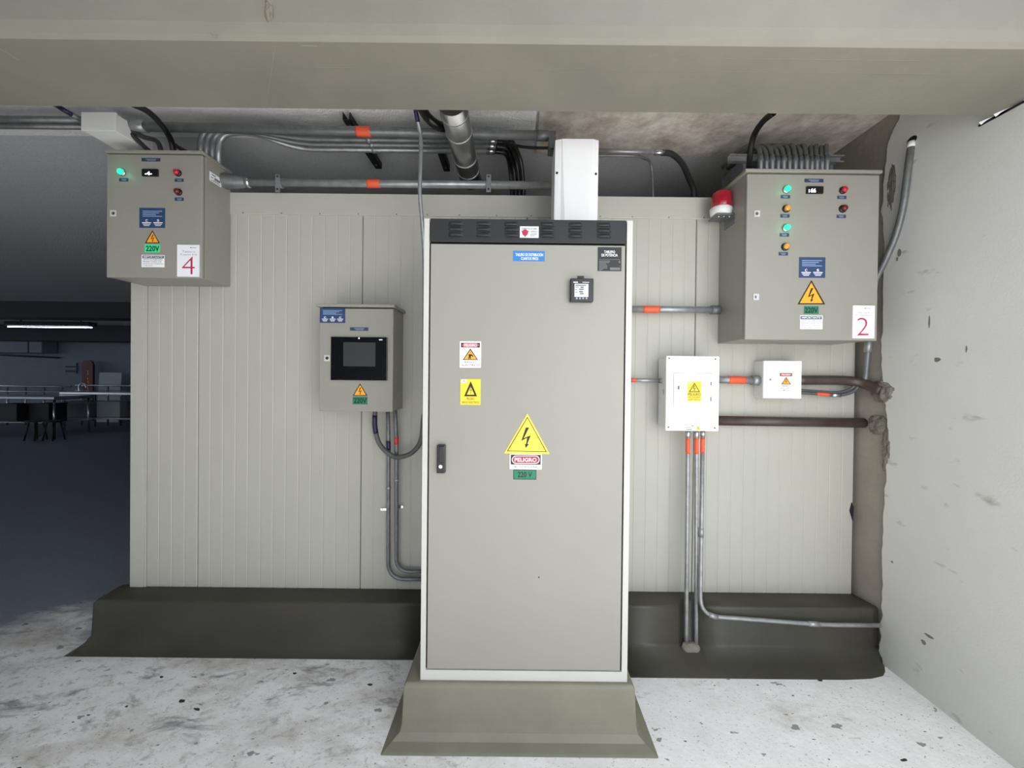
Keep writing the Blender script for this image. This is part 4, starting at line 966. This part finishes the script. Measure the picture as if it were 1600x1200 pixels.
a = P(-60, 522, 12.4); b_ = P(58, 551, 12.4)
dk = thing('air_duct', 'pale rectangular duct under the ceiling at the far left of the hall', 'duct', ((a.x + b_.x) / 2, 12.6, b_.z))
MB().box((a.x, 12.52, b_.z), (b_.x, 12.95, a.z)).build('duct_body', 'hallwall', dk, bevel=.01)
MB().box((P(36, 530, 12.4).x, 12.51, b_.z - .01), (P(38, 530, 12.4).x, 12.96, a.z + .01)).build('duct_flange', 'hallbeam', dk)
run('far_pipe', 'thin dark pipe along the far hall wall', 'pipe', [P(-40, 553, 12.9), P(92, 559, 12.9)], .03, 'hallbeam')
yf = 12.97
s = plate(None, 'wall_sign', (100.5, 567, 120.5, 585), yf, 'pale', .02) if False else None
c, w, h = patch(101, 567, 120, 584, yf)
s = MB().box((c.x - w / 2, yf - .02, c.z - h / 2), (c.x + w / 2, yf + .02, c.z + h / 2)).build('wall_sign', 'hallwall'); tag(s, 'small wall sign with two dark stripes on the far hall wall', 'sign')
bars(s, [(102, 571.8, 118.5, 574.4), (102, 578.2, 118.5, 582)], yf - .021, 'darkthing', 'stripe')
yk = 12.6
pts = [Vector((P(127.5, 640, yk).x, yk, 0))] + [P(x, y, yk) for x, y in [(127.5, 569), (129, 565), (132, 563), (140, 563), (143.5, 565.5), (145, 570)]] + [Vector((P(145, 640, yk).x, yk, 0))]
k = MB().prism(pts, (0, .06, 0)).build('banner_board', 'maroon'); tag(k, 'tall dark red rounded board with golden marks at the far wall', 'board')
bars(k, [(136.6, 579, 138, 586), (136.2, 590, 137.8, 593), (137, 595, 138.4, 599), (136.4, 603, 137.8, 609)], yk - .003, 'gold', 'golden_mark')
ya = 12.3
a = P(150, 582, ya); b_ = P(185, 640, ya)
tag(MB().prism([Vector((a.x, ya, 0.0)), Vector((b_.x, ya, 0.0)), Vector((b_.x, ya + .1, a.z)), Vector((a.x, ya + .1, a.z))], (0, .03, 0)).build('leaning_sheet', 'pale', bevel=.005), 'pale sheet leaning against the far hall wall', 'sheet')

def steel_table(label, px0, px1, Y, z, depth, panel=None):
    x0 = P(px0, 630, Y).x; x1 = P(px1, 630, Y).x
    t = thing('steel_table', label, 'table', ((x0 + x1) / 2, Y + depth / 2, 0), 'steel tables in the dark hall')
    MB().box((x0, Y, z - .08), (x1, Y + depth, z)).build('table_top', 'steel', t, bevel=.015)
    MB().box((x0 + .05, Y + .05, .32), (x1 - .05, Y + depth - .05, .35)).build('under_shelf', 'steel', t)
    for x in (x0 + .07, x1 - .07):
        for y in (Y + .07, Y + depth - .07): MB().cyl((x, y, 0), (x, y, z - .05), .022, 10).build('leg', 'steel', t)
    return t, x0, x1
t1, ax0, ax1 = steel_table('long stainless steel table at the left edge of the dark hall', -110, 84, 9.4, .98, .9)
t2, bx0, bx1 = steel_table('stainless steel table nearest the panel wall in the dark hall', 92, 240, 10.35, 1.06, .9)
# low tray rails behind
for i, (p0, p1, Y, z, lb) in enumerate(((-60, 112, 11.4, 1.16, 'left steel guard rail standing behind the tables'), (118, 240, 11.5, 1.2, 'right steel guard rail standing behind the tables'))):
    x0 = P(p0, 620, Y).x; x1 = P(p1, 620, Y).x
    g = thing('guard_rail', lb, 'rail', ((x0 + x1) / 2, Y, 0)); MB().cyl((x0, Y, z), (x1, Y, z), .025, 10).build('top_rail', 'steel', g); MB().cyl((x0, Y, z - .16), (x1, Y, z - .16), .02, 10).build('middle_rail', 'steel', g)
    n = 6
    for j in range(n): x = x0 + (x1 - x0) * (j + .5) / n; MB().cyl((x, Y, 0), (x, Y, z), .02, 8).build('post', 'steel', g)
x = P(127, 615, 10.5).x; zt_ = 1.06
fc = tag(MB().tube(smooth([(x - .06, 10.5, zt_), (x - .06, 10.5, zt_ + .12), (x, 10.5, zt_ + .22), (x + .1, 10.5, zt_ + .2), (x + .14, 10.5, zt_ + .1)]), .018, 10).build('tap', 'steel'), 'curved steel tap standing on the steel table', 'tap')
for i, (p0, p1, y0, y1, Y, mt_, lb) in enumerate(((95, 140, 636, 664, 10.6, 'hallwall', 'pale grey crate under the steel table nearest the panel wall'), (151, 187, 632, 656, 10.7, 'pale', 'light cabinet under the right end of the steel table'),
        (44, 76, 637, 668, 9.7, 'darkthing', 'dark storage bin under the long steel table'), (-8, 26, 640, 680, 9.5, 'darkthing', 'black bin at the left edge of the frame under the table'), (199, 214, 634, 664, 10.7, 'darkthing', 'dark bin in the corner beside the cold room'))):
    a = P(p0, y0, Y); b_ = P(p1, y1, Y); zb_ = .351
    r_ = thing('storage_bin', lb, 'bin', ((a.x + b_.x) / 2, Y + .2, zb_)); MB().box((a.x, Y, zb_), (b_.x, Y + .4, max(a.z - .04, .75))).build('bin_body', mt_, r_, bevel=.01); MB().box((a.x - .01, Y - .01, max(a.z - .04, .75)), (b_.x + .01, Y + .41, max(a.z - .04, .75) + .03)).build('bin_lid', mt_, r_)
for i, px in enumerate((56, 84)):
    x = P(px, 670, 8.9).x; st = thing('stool', ('left', 'right')[i] + ' low dark stool in front of the steel tables', 'stool', (x, 8.9, 0), 'low stools in the dark hall')
    MB().cyl((x, 8.9, .42), (x, 8.9, .46), .17, 20).build('seat', 'darkthing', st)
    for a_ in range(4):
        an = math.pi / 4 + a_ * math.pi / 2; MB().tube([(x + math.cos(an) * .1, 8.9 + math.sin(an) * .1, .42), (x + math.cos(an) * .17, 8.9 + math.sin(an) * .17, 0)], .016, 8).build('leg', 'darkthing', st)
